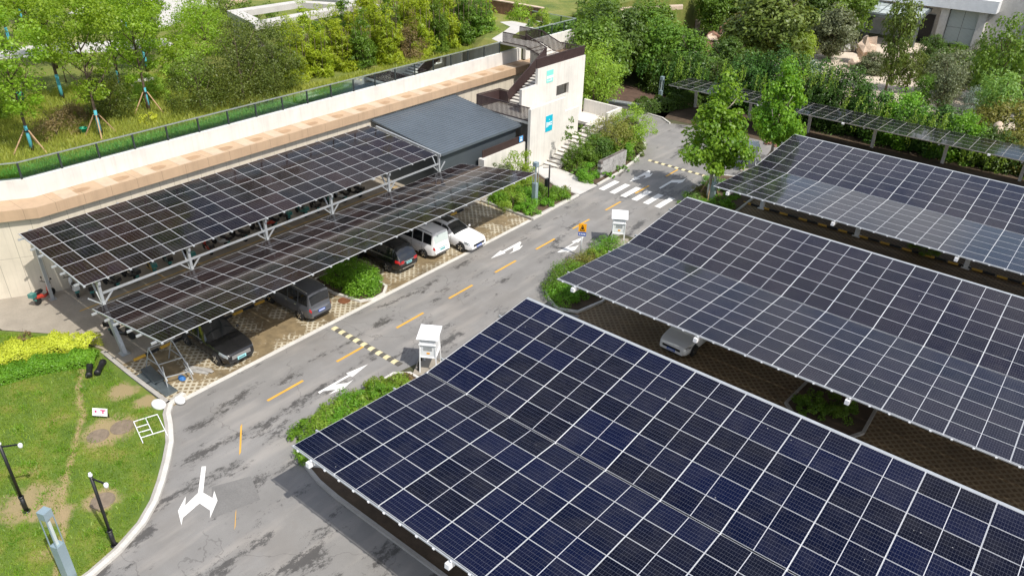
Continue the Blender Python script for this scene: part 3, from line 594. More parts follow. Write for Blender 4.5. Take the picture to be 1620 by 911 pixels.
# ---------------------------------------------------------------- stair tower
st=thing('stair_tower','pale concrete stair tower with brown slat railings and teal signs','stair tower',(-37,51,0))
def wal(nm,mat,*bx):
    s=MB()
    for b in bx: s.box(*b)
    return s.obj(nm,mat,st,org=True)
wal('front_wall','wall_tower',(-35.65,-35.4,46.35,51.0,0,5.05)); wal('front_wall','wall_tower',(-35.66,-35.41,51.002,53.05,0,3.85))
wal('back_wall','wall_tower',(-37.85,-37.6,47.95,50.0,0,5.85),(-37.85,-37.6,50.002,52.7,0,7.12),(-37.85,-37.6,54.5,56.8,0,7.12),(-37.85,-37.6,52.702,54.498,0,4.25),(-37.85,-37.6,52.702,54.498,5.2,7.12))
wal('end_wall','wall_tower_x',(-43.5,-37.851,56.55,56.8,0,6.9)); wal('opening_wall','wall_tower_x',(-40.2,-38.2,54.7,54.9,0,6.4))
wal('platform','tread',(-41.3,-35.66,46.6,48.9,3.72,3.95)); wal('platform','tread',(-37.59,-35.67,48.902,51.2,3.72,3.94))
wal('support_wall','wall_tower_x',(-41.0,-35.7,48.3,48.55,0,3.7))
wal('landing','tread',(-40.2,-37.86,54.21,56.54,6.45,6.65))
def flight(x0,x1,y0,y1,z0,z1,n,ax='y'):
    tr=MB(); ri=MB()
    for i in range(n):
        a=i/n; b=(i+1)/n; z=z0+(z1-z0)*b
        if ax=='y':
            ya,yb=y0+(y1-y0)*a,y0+(y1-y0)*b; lo,hi=min(ya,yb),max(ya,yb); tr.box(x0,x1,lo,hi,z-.06,z); ri.box(x0+.01,x1-.01,lo+.045,hi-.001,z-(z1-z0)/n-.12,z-.061)
        else:
            xa,xb=x0+(x1-x0)*a,x0+(x1-x0)*b; lo,hi=min(xa,xb),max(xa,xb); tr.box(lo,hi,y0,y1,z-.06,z); ri.box(lo+.001,hi-.045,y0+.01,y1-.01,z-(z1-z0)/n-.12,z-.061)
    k=tr.obj('stair_flight','tread',st,org=True); r_=ri.obj('riser','riser',k); r_.data.transform(Matrix.Translation(-st.location)); return k
flight(-39.9,-37.87,48.9,54.2,3.95,6.65,16)
flight(-40.2,-42.4,54.5,56.54,6.65,7.4,5,'x'); wal('landing','tread',(-45.45,-42.401,54.5,56.54,7.2,7.4))

flight(-35.38,-33.9,48.3,54.6,0,2.05,13); wal('landing','tread',(-37.59,-33.9,54.602,57.0,1.8,2.05))
wal('stringer','riser',(-33.89,-33.78,48.6,54.6,0,.25))
s=MB(); s.add([(-33.89,48.4,0),(-33.78,48.4,0),(-33.78,54.6,1.75),(-33.89,54.6,1.75),(-33.89,54.6,0),(-33.78,54.6,0)],[(0,1,2,3),(1,5,2),(0,3,4),(3,2,5,4)]); s.obj('stringer','riser',st,org=True)
wal('landing_wall','wall_tower_x',(-37.59,-33.66,57.002,57.2,0,3.2)); wal('landing_wall','wall_tower',(-33.88,-33.66,54.9,57.0,0,3.2))
lowp=wal('ramp_wall','wall_tower',(-36.1,-35.85,41.25,46.34,0,2.35)); wal('ramp_wall','wall_tower_x',(-36.11,-35.55,40.98,41.248,0,2.38))
def slats(nm,p,q,z0,z1,h,solid=False,step=.13):
    p,q=Vector(p),Vector(q); d=q-p; n=max(2,int(d.length/step)); s=MB(); a=Vector((p.x,p.y,z0)); b=Vector((q.x,q.y,z1)); U=Vector((0,0,1))
    s.bar(a+U*h,b+U*h,.06,.07); s.bar(a+U*.05,b+U*.05,.05,.07)
    if solid: s.bar(a+U*(h*.52),b+U*(h*.52),.03,h*.82)
    for i in range(n+1):
        c=a.lerp(b,i/n); s.bar(c+U*.02,c+U*h,.03 if solid else .06,.055,upv=(-d.y,d.x,0))
    return s.obj(nm,'rail_brown',st,org=True)
slats('railing',(-41.25,46.62),(-35.7,46.62),3.95,3.95,1.1); slats('railing',(-41.25,46.62),(-41.0,49.2),3.95,3.95,1.1,True)
slats('railing',(-40.0,49.2),(-40.0,54.2),3.95,6.65,1.1,True); slats('railing',(-41.0,49.2),(-40.0,49.2),3.95,3.95,1.1,True)

slats('railing',(-37.72,49.95),(-37.72,56.75),7.12,7.12,.78,True)
slats('railing',(-40.1,54.42),(-42.4,54.42),6.65,7.4,1.08); slats('railing',(-42.4,54.42),(-45.0,54.42),7.4,7.4,.9)
slats('railing',(-40.2,56.7),(-42.4,56.7),6.65,7.4,1.08); slats('railing',(-42.4,56.7),(-44.9,56.7),7.4,7.4,1.08); slats('railing',(-37.8,56.7),(-40.2,56.7),6.65,6.65,1.15)
slats('railing',(-35.97,41.28),(-35.97,46.32),2.35,2.35,.56,True)
# signs on the tower (flat panels with raised lettering)
def sign(nm,label,y0,y1,z0,z1,x,mat,deco):
    o=thing(nm,label,'sign',(x,(y0+y1)/2,z0)); MB().box(x,x+.03,y0,y1,z0,z1).obj('panel',mat,o,org=True); s=MB()
    for a,b,c,d in deco: s.box(x+.031,x+.036,y0+(y1-y0)*a,y0+(y1-y0)*b,z0+(z1-z0)*c,z0+(z1-z0)*d)
    s.obj('lettering','white_paint',o,org=True); return o
sign('wall_sign','teal sign with white lettering on the lower tower wall',48.35,49.25,2.75,4.05,-35.398,'teal_sign',[(.1,.22,.28,.62),(.28,.36,.30,.58),(.40,.50,.36,.58),(.54,.64,.36,.58),(.68,.9,.36,.44),(.68,.9,.50,.58),(.44,.56,.72,.76)])
sign('wall_sign','pale mint sign painted high on the upper tower wall',51.2,52.1,5.75,6.75,-37.598,'mint_sign',[(0,1,.34,.56),(.12,.2,.12,.26),(.3,.8,.12,.18),(.55,.8,.22,.27)])
sign('wall_sign','small blue and white notice on the brown slats beside the shed',45.6,46.05,2.5,2.95,-35.90,'sky_sign',[(.2,.8,.15,.4),(.3,.6,.55,.8)])
# ---------------------------------------------------------------- cars
def car(name,label,loc,rz,kind,col,group='cars in the bays',plate='plate_blue'):
    """local x runs forward, y to the left; the body is one lofted surface"""
    g=thing(name,label,'car',loc,rz,group)
    S={'suv':dict(L=4.62,W=1.86,H=1.69,z0=.24,hood=.98,nose=.80,cowl=.78,rf=.02,rr=-1.72,tail=-2.22,deck=1.02,wr=.355,fx=1.42,rx=-1.28,rw=.62),
       'mpv':dict(L=4.42,W=1.70,H=1.83,z0=.22,hood=.98,nose=.76,cowl=1.12,rf=.45,rr=-2.00,tail=-2.16,deck=.98,wr=.31,fx=1.45,rx=-1.28,rw=.68),
       'hatch':dict(L=4.4,W=1.80,H=1.44,z0=.2,hood=.90,nose=.70,cowl=.74,rf=-.08,rr=-1.25,tail=-1.95,deck=.96,wr=.325,fx=1.36,rx=-1.28,rw=.60),
       'sedan':dict(L=4.62,W=1.80,H=1.47,z0=.2,hood=.88,nose=.68,cowl=.82,rf=.05,rr=-1.0,tail=-1.75,deck=1.0,wr=.325,fx=1.40,rx=-1.30,rw=.60)}[kind]
    L,W,Hh=S['L'],S['W'],S['H']; hx=L/2
    def itp(x,pts):
        for (a,va),(b,vb) in zip(pts[:-1],pts[1:]):
            if x<=b:
                if x<=a: return va
                k=(x-a)/(b-a); k=k*k*(3-2*k)*.6+k*.4; return va+(vb-va)*k
        return pts[-1][1]
    def belt(x): return itp(x,[(-hx,S['deck']-.16),(-hx+.10,S['deck']-.03),(-hx+.45,S['deck']),(S['cowl'],S['hood']),(hx-.45,S['nose']+.11),(hx-.10,S['nose']+.04),(hx,S['nose']-.06)])
    def zb(x): return itp(x,[(-hx,.38),(-hx+.2,S['z0']+.04),(-hx+.5,S['z0']),(hx-.5,S['z0']),(hx-.15,S['z0']+.01),(hx,S['z0']+.06)])
    def roof(x):
        b=belt(x)
        if x>=S['cowl'] or x<=S['tail']: return b
        if x>S['rf']: k=(S['cowl']-x)/(S['cowl']-S['rf']); return b+(Hh-.05-b)*k**.93
        if x<S['rr']: k=(x-S['tail'])/(S['rr']-S['tail']); return b+(Hh-.07-b)*k**.9
        u=(x-S['rr'])/(S['rf']-S['rr']); return Hh-.07+.02*u+.05*math.sin(PI*min(1,max(0,u)))
    def hw(x): u=abs(x)/hx; return W/2*(1-.17*u**5-.06*max(0,u-.9)*10)
    def ring(x):
        h=hw(x); b=belt(x); z=zb(x); r=roof(x); k=max(0,min(1,(r-b)/(Hh-.1-b))) if r>b+.001 else 0
        rw_=S['rw']*W/1.8*1.0; yr=h*.86*(1-k)+rw_*k if k>0 else h*.80
        return [(0,z),(h*.80,z),(h*.965,z+.09),(h,z+(b-z)*.5),(h*.985,b-.10),(h*.93,b)]+([(h*.93+(yr-h*.93)*.5,b+(r-b)*.52),(yr,r-.03*k)] if k>0 else [(h*.88,b+.012),(h*.80,b+.022)])+[(yr*.62,r+.022+.012*k),(0,r+.035+.012*k)]
    xs=sorted(set([round(-hx+L*i/46,3) for i in range(47)]+[S['cowl'],S['rf'],S['rr'],max(S['tail'],-hx),hx-.04,-hx+.04])); n=10
    b=MB(); ridx=[]
    for x in xs:
        q=ring(x); full=[(y,z) for y,z in q]+[(-y,z) for y,z in q[-2:0:-1]]; ridx.append(len(b.v)); b.v+=[(x,y,z) for y,z in full]
    mN=2*n-2
    for i in range(len(xs)-1):
        for k in range(mN): a,c=ridx[i]+k,ridx[i]+(k+1)%mN; d,e=ridx[i+1]+k,ridx[i+1]+(k+1)%mN; b.f.append((a,d,e,c)); b.m.append(0)
    b.f.append(tuple(ridx[0]+k for k in range(mN))); b.m.append(0); b.f.append(tuple(ridx[-1]+k for k in range(mN))[::-1]); b.m.append(0)
    me=b.mesh('body',col,True); o=link('body',me,g)
    try: me.set_sharp_from_angle(angle=R(38))
    except Exception: pass
    def P(x,u,s,off):
        def at(x_,u_):
            q=ring(x_); i=min(int(u_),len(q)-2); f=u_-i; return Vector((x_,s*(q[i][0]+(q[i+1][0]-q[i][0])*f),q[i][1]+(q[i+1][1]-q[i][1])*f))
        p=at(x,u); du=at(x,min(u+.05,8.99))-at(x,max(u-.05,0)); dx=at(x+.02,u)-at(x-.02,u); nn=dx.cross(du)*s
        if nn.length<1e-8: return p
        nn.normalize(); return p-nn*off if nn.dot(Vector((0,s*.01 if abs(p.y)>1e-3 else 0,p.z-.7)))<0 else p+nn*off
    def patch(nm,mat,x0,x1,u0,u1,off=.008,nx=8,nu=5,both=False,parent=g):
        m_=MB()
        for s in (1,-1):
            base=len(m_.v)
            for i in range(nx+1):
                for j in range(nu+1): m_.v.append(tuple(P(x0+(x1-x0)*i/nx,u0+(u1-u0)*j/nu,s,off)))
            for i in range(nx):
                for j in range(nu):
                    a=base+i*(nu+1)+j; f=(a,a+nu+1,a+nu+2,a+1); m_.f.append(f if s<0 else f[::-1]); m_.m.append(0)
            if not both: m_.obj(nm,mat,parent,True); m_=MB()
        if both: return m_.obj(nm,mat,parent,True)
    gl='glass_dark'
    patch('windscreen',gl,S['cowl']-.05,S['rf']+.05,7.14,9,.008,6,5,True)
    if kind=='sedan': patch('rear_window',gl,S['tail']+.08,S['rr']-.05,7.2,9,.008,6,5,True)
    elif kind=='mpv': patch('rear_window','window_pale' if col=='car_white' else gl,S['tail']+.03,S['rr']-.03,7.1,9,.010,6,5,True)
    else: patch('rear_window',gl,S['tail']+.05,S['rr']-.04,7.15,9,.008,6,5,True)
    cuts=[(S['rf']-.02+.28,-.38),(-.46,-1.18),(-1.26,S['rr']-.08)] if kind!='mpv' else [(S['rf']+.25,-.25),(-.33,-1.15),(-1.24,-1.92)]
    for a,c in cuts: patch('side_window',gl,a,c,5.22,6.86,.007,6,3)
    if kind in('hatch','sedan','suv'): patch('side_mould','chrome' if col!='car_white' else 'black',S['rf']+.25,S['rr']-.05,5.0,5.1,.006,10,1)
    for s in (1,-1):
        for wx in (S['fx'],S['rx']):
            h=hw(wx); r=S['wr']; y0=s*(h*.93-.17)
            a=MB(); a.lathe((wx,s*(h*.985),r+.02),[(r+.075,-.01),(r+.07,.008 if True else 0)],22,'y'); a.obj('wheel_arch','black',g)
            t_=MB(); c=(wx,s*(h-.085),r); t_.lathe(c,[(r*.62,-.10),(r*.94,-.105),(r,-.07),(r,.07),(r*.94,.105),(r*.62,.10)],22,'y'); wo=t_.obj('wheel','rubber',g,True)
            m_=MB(); e=s*.106
            m_.lathe((wx,s*(h-.085)+s*.085,r),[(r*.64,-.01),(r*.64,.012),(r*.56,.0),(r*.18,.0),(r*.14,.012)][::1],18,'y',1)
            for k in range(5):
                an=2*PI*k/5; p=Vector((wx+math.cos(an)*r*.15,s*(h-.085)+e,r+math.sin(an)*r*.15)); q_=Vector((wx+math.cos(an)*r*.62,s*(h-.085)+e,r+math.sin(an)*r*.62)); m_.bar(p,q_,.025,r*.17,0,(math.cos(an+PI/2),0,math.sin(an+PI/2)))
            m_.obj('rim',['chrome','dark_steel'],wo)
        mr=MB(); mr.lathe((S['cowl']-.22,s*(W/2+.10),belt(S['cowl']-.2)+.06),[(.03,-.075),(.075,-.05),(.085,.0),(.07,.05),(.03,.07)],10,'x'); mr.obj('mirror',col if col!='car_black' else 'car_black',g,True)
    for xd in ((S['cowl']-.22,-.40,-1.22) if kind!='mpv' else (S['cowl']-.35,-.28,-1.18)): patch('door_seam','black',xd-.009,xd+.009,2.2,5.0,.004,1,5)
    for xd in (-.28,-1.08): patch('door_handle','chrome' if col!='car_black' else 'dark_steel',xd,xd+.16,4.35,4.55,.022,2,1)
    patch('sill','black',S['rx']+S['wr']+.1,S['fx']-S['wr']-.1,1.6,2.35,.006,4,1)
    # front and rear ends
    nz_=S['nose']
    patch('headlight','lamp_clear',hx-.55,hx-.03,3.75,4.92,.010,6,3)
    f=MB(); f.box(hx-.005,hx+.012,-.52,.52,zb(hx)+.22,nz_-.07); f.obj('grille','chrome' if (kind=='suv' and col=='car_black') else 'black',g)
    f=MB(); f.box(hx-.02,hx+.004,-.62,.62,zb(hx)+.0,zb(hx)+.06); f.obj('bumper_strip','black',g)
    f=MB(); f.box(hx+.013,hx+.030,-.24,.24,zb(hx)+.10,zb(hx)+.25,0); o1=f.obj('number_plate',plate,g)
    f=MB()
    for k in range(6): f.box(hx+.0302,hx+.032,-.18+k*.062,-.14+k*.062,zb(hx)+.135,zb(hx)+.21)
    f.obj('characters','white_paint' if plate=='plate_blue' else 'black',o1)
    tz=S['deck']-.12
    if kind=='mpv': patch('tail_light','tail_red',-hx+.015,-hx+.14,3.65,4.9,.010,3,5)
    else: patch('tail_light','tail_red',-hx+.012,-hx+.34,3.7,4.95,.012,4,4); f=MB(); f.box(-hx-.013,-hx+.01,-.66,-.40,tz-.14,tz+.05); f.box(-hx-.013,-hx+.01,.40,.66,tz-.14,tz+.05); f.obj('tail_light','tail_red',g)
    f=MB(); f.box(-hx-.012,-hx+.01,-.56,.56,.40,.47); f.obj('bumper_strip','black' if col!='car_black' else 'chrome',g)
    if kind in('suv','mpv'): f=MB(); f.box(-hx-.014,-hx+.008,-.42,.42,tz-.06,tz-.02); f.obj('trim_strip','chrome',g)
    f=MB(); f.box(-hx-.024,-hx-.0,-.22,.22,tz-.24,tz-.10); o1=f.obj('number_plate',plate,g); f=MB()
    for k in range(6): f.box(-hx-.0265,-hx-.0245,-.18+k*.062,-.14+k*.062,tz-.20,tz-.135)
    f.obj('characters','white_paint' if plate=='plate_blue' else 'black',o1)
    if kind in('suv','mpv'):
        for s in (1,-1):
            f=MB(); f.tube([(x,s*S['rw']*W/1.8*.93,roof(x)+.055) for x in (S['rf']-.1,S['rf']-.3,-.8,S['rr']+.25,S['rr']+.1)],.018,6); f.obj('roof_rail','chrome' if col=='car_grey' else 'black',g,True)
    if kind=='hatch': patch('sunroof',gl,S['rf']-.12,S['rf']-.95,8.05,9,.006,6,3,True)
    return g
car('parked_car','black SUV with a pale blue number plate facing the road beside the scaffold frame',(-32.2,16.02,0),0,'suv','car_black',plate='plate_green')
car('parked_car','dark grey people carrier parked tail to the road beside a brown manhole cover',(-32.35,21.25,0),PI,'mpv','car_grey')
car('parked_car','black SUV with red tail lights parked tail out beside the round hedge',(-32.8,28.2,0),PI,'suv','car_black',plate='plate_green')
car('parked_car','white people carrier with roof rails parked tail out beside the white hatchback',(-32.45,30.9,0),PI,'mpv','car_white',plate='plate_green')
car('parked_car','white hatchback with a black sunroof facing the road, last in the row',(-31.35,33.1,0),R(1),'hatch','car_white')
car('parked_car','silver car half hidden under the front edge of the middle solar canopy',(-13.75,33.15,0),-PI/2-R(3),'sedan','car_silver')
# ---------------------------------------------------------------- scooters
def scooter(label,loc,rz,c1,c2='scooter_dark',grp='electric scooters parked under the canopy'):
    g=thing('electric_scooter',label,'scooter',loc,rz,grp)
    for x in (-.55,.55):
        w_=MB(); w_.lathe((x,0,.22),[(.12,-.04),(.205,-.05),(.22,-.02),(.22,.02),(.205,.05),(.12,.04)],14,'y'); w_.obj('wheel','rubber',g,True)
    b=MB(); b.tube([(-.72,0,.52),(-.55,0,.50),(-.30,0,.42),(-.05,0,.27),(.22,0,.27),(.34,0,.42),(.42,0,.72),(.40,0,.88)],[.07,.13,.15,.11,.10,.12,.11,.06],8); b.tube([(.42,0,.70),(.53,0,.22)],[.045,.035],6); b.obj('body',c1,g,True)
    s=MB(); s.tube([(-.68,0,.70),(-.45,0,.73),(-.15,0,.69),(-.05,0,.66)],[.07,.13,.12,.05],8); s.obj('seat','black',g,True)
    h=MB(); h.tube([(.30,-.34,.99),(.37,-.15,.95),(.38,0,.93),(.37,.15,.95),(.30,.34,.99)],.022,6); h.tube([(.34,-.22,.97),(.40,-.30,1.16)],.012,5); h.tube([(.34,.22,.97),(.40,.30,1.16)],.012,5)
    h.lathe((.42,-.31,1.18),[(.01,-.015),(.06,-.01),(.06,.01),(.01,.015)],8,'x'); h.lathe((.42,.31,1.18),[(.01,-.015),(.06,-.01),(.06,.01),(.01,.015)],8,'x'); h.obj('handlebar','black',g,True)
    t_=MB(); t_.box(-.95,-.66,-.16,.16,.62,.86); t_.obj('top_box',c2,g)
    p_=MB(); p_.box(-.74,-.72,-.11,.11,.34,.48); p_.obj('number_plate','scooter_teal',g); return g
scooter('red electric scooter with a teal plate standing by the cream wall, apart from the row',(-43.5,12.35,.012),R(118),'scooter_red','scooter_teal')
scooter('white covered electric scooter by the back post of the canopy',(-43.0,13.75,.012),R(170),'scooter_white','scooter_white')
scooter('black electric scooter next to the white one at the near end of the row',(-42.35,14.35,.012),R(165),'scooter_dark')
rg=random.Random(5); cs=['scooter_dark','scooter_dark','scooter_yellow','scooter_teal','scooter_dark','scooter_red','scooter_white','scooter_dark','scooter_dark','scooter_red','scooter_dark','scooter_teal','scooter_dark','scooter_dark','scooter_white','scooter_dark']
for i,c in enumerate(cs):
    nmc=c.split('_')[1]; nmc='black' if nmc=='dark' else nmc
    pl_=['nearest the front post','second along','third along','fourth along','fifth along','sixth along','seventh along','eighth along','ninth along','tenth along','eleventh along','twelfth along','thirteenth along','fourteenth along','fifteenth along','last of the row'][i]
    scooter('%s electric scooter under the upper canopy, %s'%(nmc,pl_+(' from the near end' if 'along' in pl_ else '')),(-41.9-rg.random()*.5,15.4+i*1.22+rg.uniform(-.15,.15),.012),R(180+rg.uniform(-14,14)),c,rg.choice(['scooter_dark','scooter_teal','scooter_dark']))
scooter('dark motorcycle behind the near curved column of the lower canopy',(-36.6,13.3,.012),R(25),'scooter_dark')
# ---------------------------------------------------------------- wheel stops, speed humps
def stops(label,pts,grp,ax):
    for k,(x,y) in enumerate(pts):
        g=thing('wheel_stop',label,'wheel stop',(x,y,.008),0,grp); l=.30
        for q,mt in ((-1,'yellow_paint'),(1,'rubber'),(0,'rubber')):
            s=MB(); a,b=((-.30,-.10) if q==0 else (-.9,-.30) if q<0 else (-.10,.45))
            if q==1: a,b=-.10,.42
            if ax=='y': s.v=[];s.add([(-.07,a,0),(.07,a,0),(.04,a,.11),(-.04,a,.11),(-.07,b,0),(.07,b,0),(.04,b,.11),(-.04,b,.11)],[(0,1,2,3),(7,6,5,4),(0,4,5,1),(1,5,6,2),(2,6,7,3),(3,7,4,0)])
            else: s.add([(a,-.07,0),(a,.07,0),(a,.04,.11),(a,-.04,.11),(b,-.07,0),(b,.07,0),(b,.04,.11),(b,-.04,.11)],[(0,3,2,1),(7,4,5,6),(0,1,5,4),(1,2,6,5),(2,3,7,6),(3,0,4,7)])
            s.obj('yellow_segment' if q<0 else 'black_segment',mt,g)
stops('yellow and black rubber wheel stop at the head of a bay under the left canopy',[(-34.2,13.5+1.42*k) for k in range(7)]+[(-34.2,26.8+1.42*k) for k in range(8)],'wheel stops under the left canopy','y')
stops('yellow and black wheel stop in the dark bays under the far butterfly canopy',[(-18.6+1.42*k,52.2) for k in range(15)],'wheel stops under the far canopy','x')
def hump(label,y,x0,x1,grp='rubber speed humps across the road'):
    g=thing('speed_hump',label,'speed hump',((x0+x1)/2,y,0),0,grp); n=18; d=(x1-x0)/n
    for k in range(n):
        s=MB(); a=x0+d*k+.01; b=a+d-.02
        pr=[(-.18,.005),(-.12,.042),(0,.055),(.12,.042),(.18,.005)]
        s.add([(a,y+p,z) for p,z in pr]+[(b,y+p,z) for p,z in pr],[(i,i+5,i+6,i+1) for i in range(4)]+[(0,1,2,3,4),(9,8,7,6,5),(0,4,9,5)]); s.obj('yellow_block' if k%2==0 else 'black_block','hump_yellow' if k%2==0 else 'asphalt_hump',g,org=True)
pm('hump_yellow',(.62,.55,.33),.12,3,.8,fine=.2); pm('asphalt_hump',(.10,.092,.08),.2,3,.85)
hump('yellow and black speed hump across the road near the people carrier',21.12,-29.1,-23.85); hump('yellow and black speed hump across the far end of the road past the crosswalk',55.15,-29.4,-23.75)
# ---------------------------------------------------------------- equipment cabinets on legs
def cabinet(label,x,y,rz,z=.1):
    g=thing('equipment_cabinet',label,'cabinet',(x,y,z),rz,'white cabinets on legs')
    pd=MB(); pd.box(-.75,.75,-.75,.75,-.09,.06); pd.obj('plinth','concrete',g)
    for a in (-1,1):
        for b in (-1,1): s=MB(); s.bar((a*.52,b*.42,.06),(a*.46,b*.37,1.95),.055,.055); s.obj('leg','white_metal',g)
    s=MB(); s.box(-.46,.46,-.36,.36,1.0,1.92); s.obj('case','white_metal',g)
    s=MB(); s.box(.461,.475,-.30,.30,1.06,1.62); s.obj('door','white_metal',g)
    for k in range(5): s=MB(); s.box(.476,.482,-.22,.22,1.36+k*.045,1.375+k*.045); s.obj('vent','rail_dark',g)
    s=MB(); s.box(.476,.481,-.06,.10,1.16,1.26); s.obj('notice','orange_sign',g); s=MB(); s.box(-.52,.52,-.42,.42,.96,1.0); s.obj('shelf','white_metal',g); s=MB(); s.box(.48,.53,-.44,.44,1.68,1.73); s.obj('cross_bar','white_metal',g)
    s=MB(); s.add([(-.56,-.53,2.16),(.56,-.53,2.02),(.56,.53,2.02),(-.56,.53,2.16),(-.56,-.53,2.20),(.56,-.53,2.06),(.56,.53,2.06),(-.56,.53,2.20)],[(3,2,1,0),(4,5,6,7),(0,1,5,4),(1,2,6,5),(2,3,7,6),(3,0,4,7)]); s.obj('roof','white_metal',g)
    s=MB(); s.tube([(-.3,-.3,.98),(-.36,-.45,.6),(-.5,-.55,.3),(-.45,-.6,.02)],.045,6); s.tube([(.3,-.3,.98),(.42,-.5,.5),(.35,-.55,.02)],.06,6); s.obj('cable','black',g,True)
cabinet('white equipment cabinet on legs beside the near planting bed and speed hump',-22.5,21.9,R(-58),.05)
cabinet('white equipment cabinet on legs beside the middle canopy and yellow sign',-22.9,39.95,R(-58),.05)
cabinet('white equipment cabinet half hidden behind the street trees',-22.2,59.1,R(-58),.02)
# ---------------------------------------------------------------- sign post
g=thing('warning_sign','orange warning sign with a blue plate below on a white post','sign',(-23.75,36.9,.09))
s=MB(); s.tube([(0,0,0),(0,0,2.2)],.045,10); s.obj('post','white_metal',g,True)
v=(math.cos(R(-60)),math.sin(R(-60))); pn=MB(); hv=Vector((math.cos(R(30)),math.sin(R(30)),0)); nn=Vector((v[0],v[1],0))*.05
pn.bar(Vector((0,0,1.98))-hv*.25+nn,Vector((0,0,1.98))+hv*.25+nn,.025,.56); pn.obj('sign_panel','orange_sign',g)
fg=MB(); n2=nn*1.36
for a,b,wd in (((-.14,1.78),(0,2.16),.035),((.14,1.78),(0,2.16),.035),((-.14,1.78),(.14,1.78),.035),((0,1.86),(0,2.02),.09)): fg.bar(hv*a[0]+n2+Vector((0,0,a[1])),hv*b[0]+n2+Vector((0,0,b[1])),.012,wd,0,tuple(Vector((0,0,1)) if a[1]==b[1] else hv))
fg.obj('pictogram','dark_steel',g)
pn=MB(); pn.bar(Vector((0,0,1.54))-hv*.25+nn,Vector((0,0,1.54))+hv*.25+nn,.025,.25); q=pn.obj('blue_plate','blue_sign',g)
fg=MB()
for k in range(4): fg.bar(hv*(-.2+k*.11)+n2+Vector((0,0,1.54)),hv*(-.13+k*.11)+n2+Vector((0,0,1.54)),.012,.09)
fg.obj('lettering','white_paint',q)
# ---------------------------------------------------------------- lamps
def cam_pole(label,x,y,h,dx,dy):
    g=thing('camera_pole',label,'camera pole',(x,y,.05),0,'black camera poles on the lawn'); d=Vector((dx,dy,0)).normalized()
    s=MB(); s.tube([(0,0,0),(0,0,.75)],.085,12); s.tube([(0,0,.75),(0,0,h)],.058,12); s.tube([(0,0,.74),(0,0,.80)],.10,12); s.tube([(0,0,0),(0,0,.04)],.14,12); s.obj('pole','black',g,True)
    s=MB(); s.bar((0,0,h-.12),d*.55+Vector((0,0,h-.16)),.05,.05); s.obj('arm','black',g)
    s=MB(); c=d*.62+Vector((0,0,h-.22)); s.lathe(c,[(.03,-.11),(.06,-.09),(.08,-.02),(.08,.04),(.06,.08),(.03,.09)],14); s.obj('camera','white_metal',g,True)
    s=MB(); s.tube([(0,0,h),(0,0,h+.06)],.07,10); s.tube([(0,0,h+.06),(0,0,h+.14)],.05,10); s.obj('cap','white_metal',g,True)
cam_pole('black pole with a white camera on its arm, farther from the kerb',-27.73,4.9,3.42,.6,1.0); cam_pole('black pole with a white camera on its arm, beside the round cover near the kerb',-23.54,6.26,3.5,1.0,.35)
def light_column(label,x,y,h=3.35,z=0,rz=0,grp='square light columns',mat='post_blue'):
    g=thing('light_column',label,'lamp post',(x,y,z),rz,grp); a=.16
    s=MB(); s.box(-a,a,-a,a,0,h*.52); s.obj('base','post_blue',g); s=MB(); s.box(-a,a,-a,a,h-.32,h); s.obj('head','post_blue',g)
    for i in (-1,1):
        for j in (-1,1): s=MB(); s.box(i*a-.03 if i>0 else -a,a if i>0 else -a+.03,j*a-.03 if j>0 else -a,a if j>0 else -a+.03,h*.52,h-.32); s.obj('strut','post_blue',g)
    s=MB(); s.box(-.05,.05,-.05,.05,h*.52,h-.32); s.obj('diffuser','window_pale',g)
light_column('blue grey square light column on the lawn at the bottom left corner',-23.30,4.55,3.35,.05,R(20)); light_column('blue grey square light column by the flower bed at the lower canopy end',-30.84,41.2,3.3,.08)
light_column('blue grey square light column at the tip of the far butterfly canopy beside a tree',-21.35,50.65,2.95,.08); light_column('grey square light column with a guy wire at the start of the far canopy strip',-36.7,69.7,2.95)
light_column('blue grey light column on the garden lawn before the white path',-70.8,27.4,3.3,6.55)
g=thing('bin_post','black post with a dark box and side arms beside the flower bed','post',(-30.35,42.2,.08))
s=MB(); s.tube([(0,0,0),(0,0,2.95)],.06,10); s.obj('pole','black',g,True); s=MB(); s.bar((-.35,-.35,2.75),(.35,.35,2.75),.04); s.obj('arm','black',g); s=MB(); s.box(-.28,-.04,-.15,.15,1.25,1.85); s.obj('box','dark_steel',g)
# ---------------------------------------------------------------- things on the lawn and the near bay
def disc(nm,label,cat,x,y,r,mat,z,grp=None,rim=None):
    g=MB(); g.lathe((0,0,0),[(r,-.02),(r,.012),(r*.93,.02),(r*.88,.012),(.01,.014)],28); o=g.obj(nm,mat); o.location=(x,y,z); return tag(o,label,cat,grp)
disc('manhole_cover','round cover in the lawn behind a camera pole','manhole cover',-26.05,7.05,.46,'manhole',.062,'round covers on the lawn')
disc('manhole_cover','round cover in a bare patch of lawn nearer the white frame','manhole cover',-29.72,9.72,.50,'manhole',.062,'round covers on the lawn')
disc('manhole_cover','round cover in the same bare patch, farther from the white frame','manhole cover',-29.95,8.75,.46,'manhole',.062,'round covers on the lawn')
disc('manhole_cover','rusty brown cover in the pavers beside the grey people carrier','manhole cover',-30.85,23.4-.05,.36,'rust',.012)
disc('manhole_cover','dark round cover in the concrete lane between the canopies','manhole cover',-39.7,15.7,.42,'dark_steel',.014)
for x,y,r,sx in ():
    q=MB(); q.sheet([(x+r*sx*(1+.12*math.sin(5*a+x))*math.cos(a),y+r*(1+.15*math.cos(4*a+y))*math.sin(a)) for a in [2*PI*k/30 for k in range(30)]],.0625-.001*r); struct(q,'bare_patch','dirt_tan')
g=thing('lawn_sign','small white sign board with magenta lettering standing in the grass','sign',(-31.0,9.4,.06),R(35))
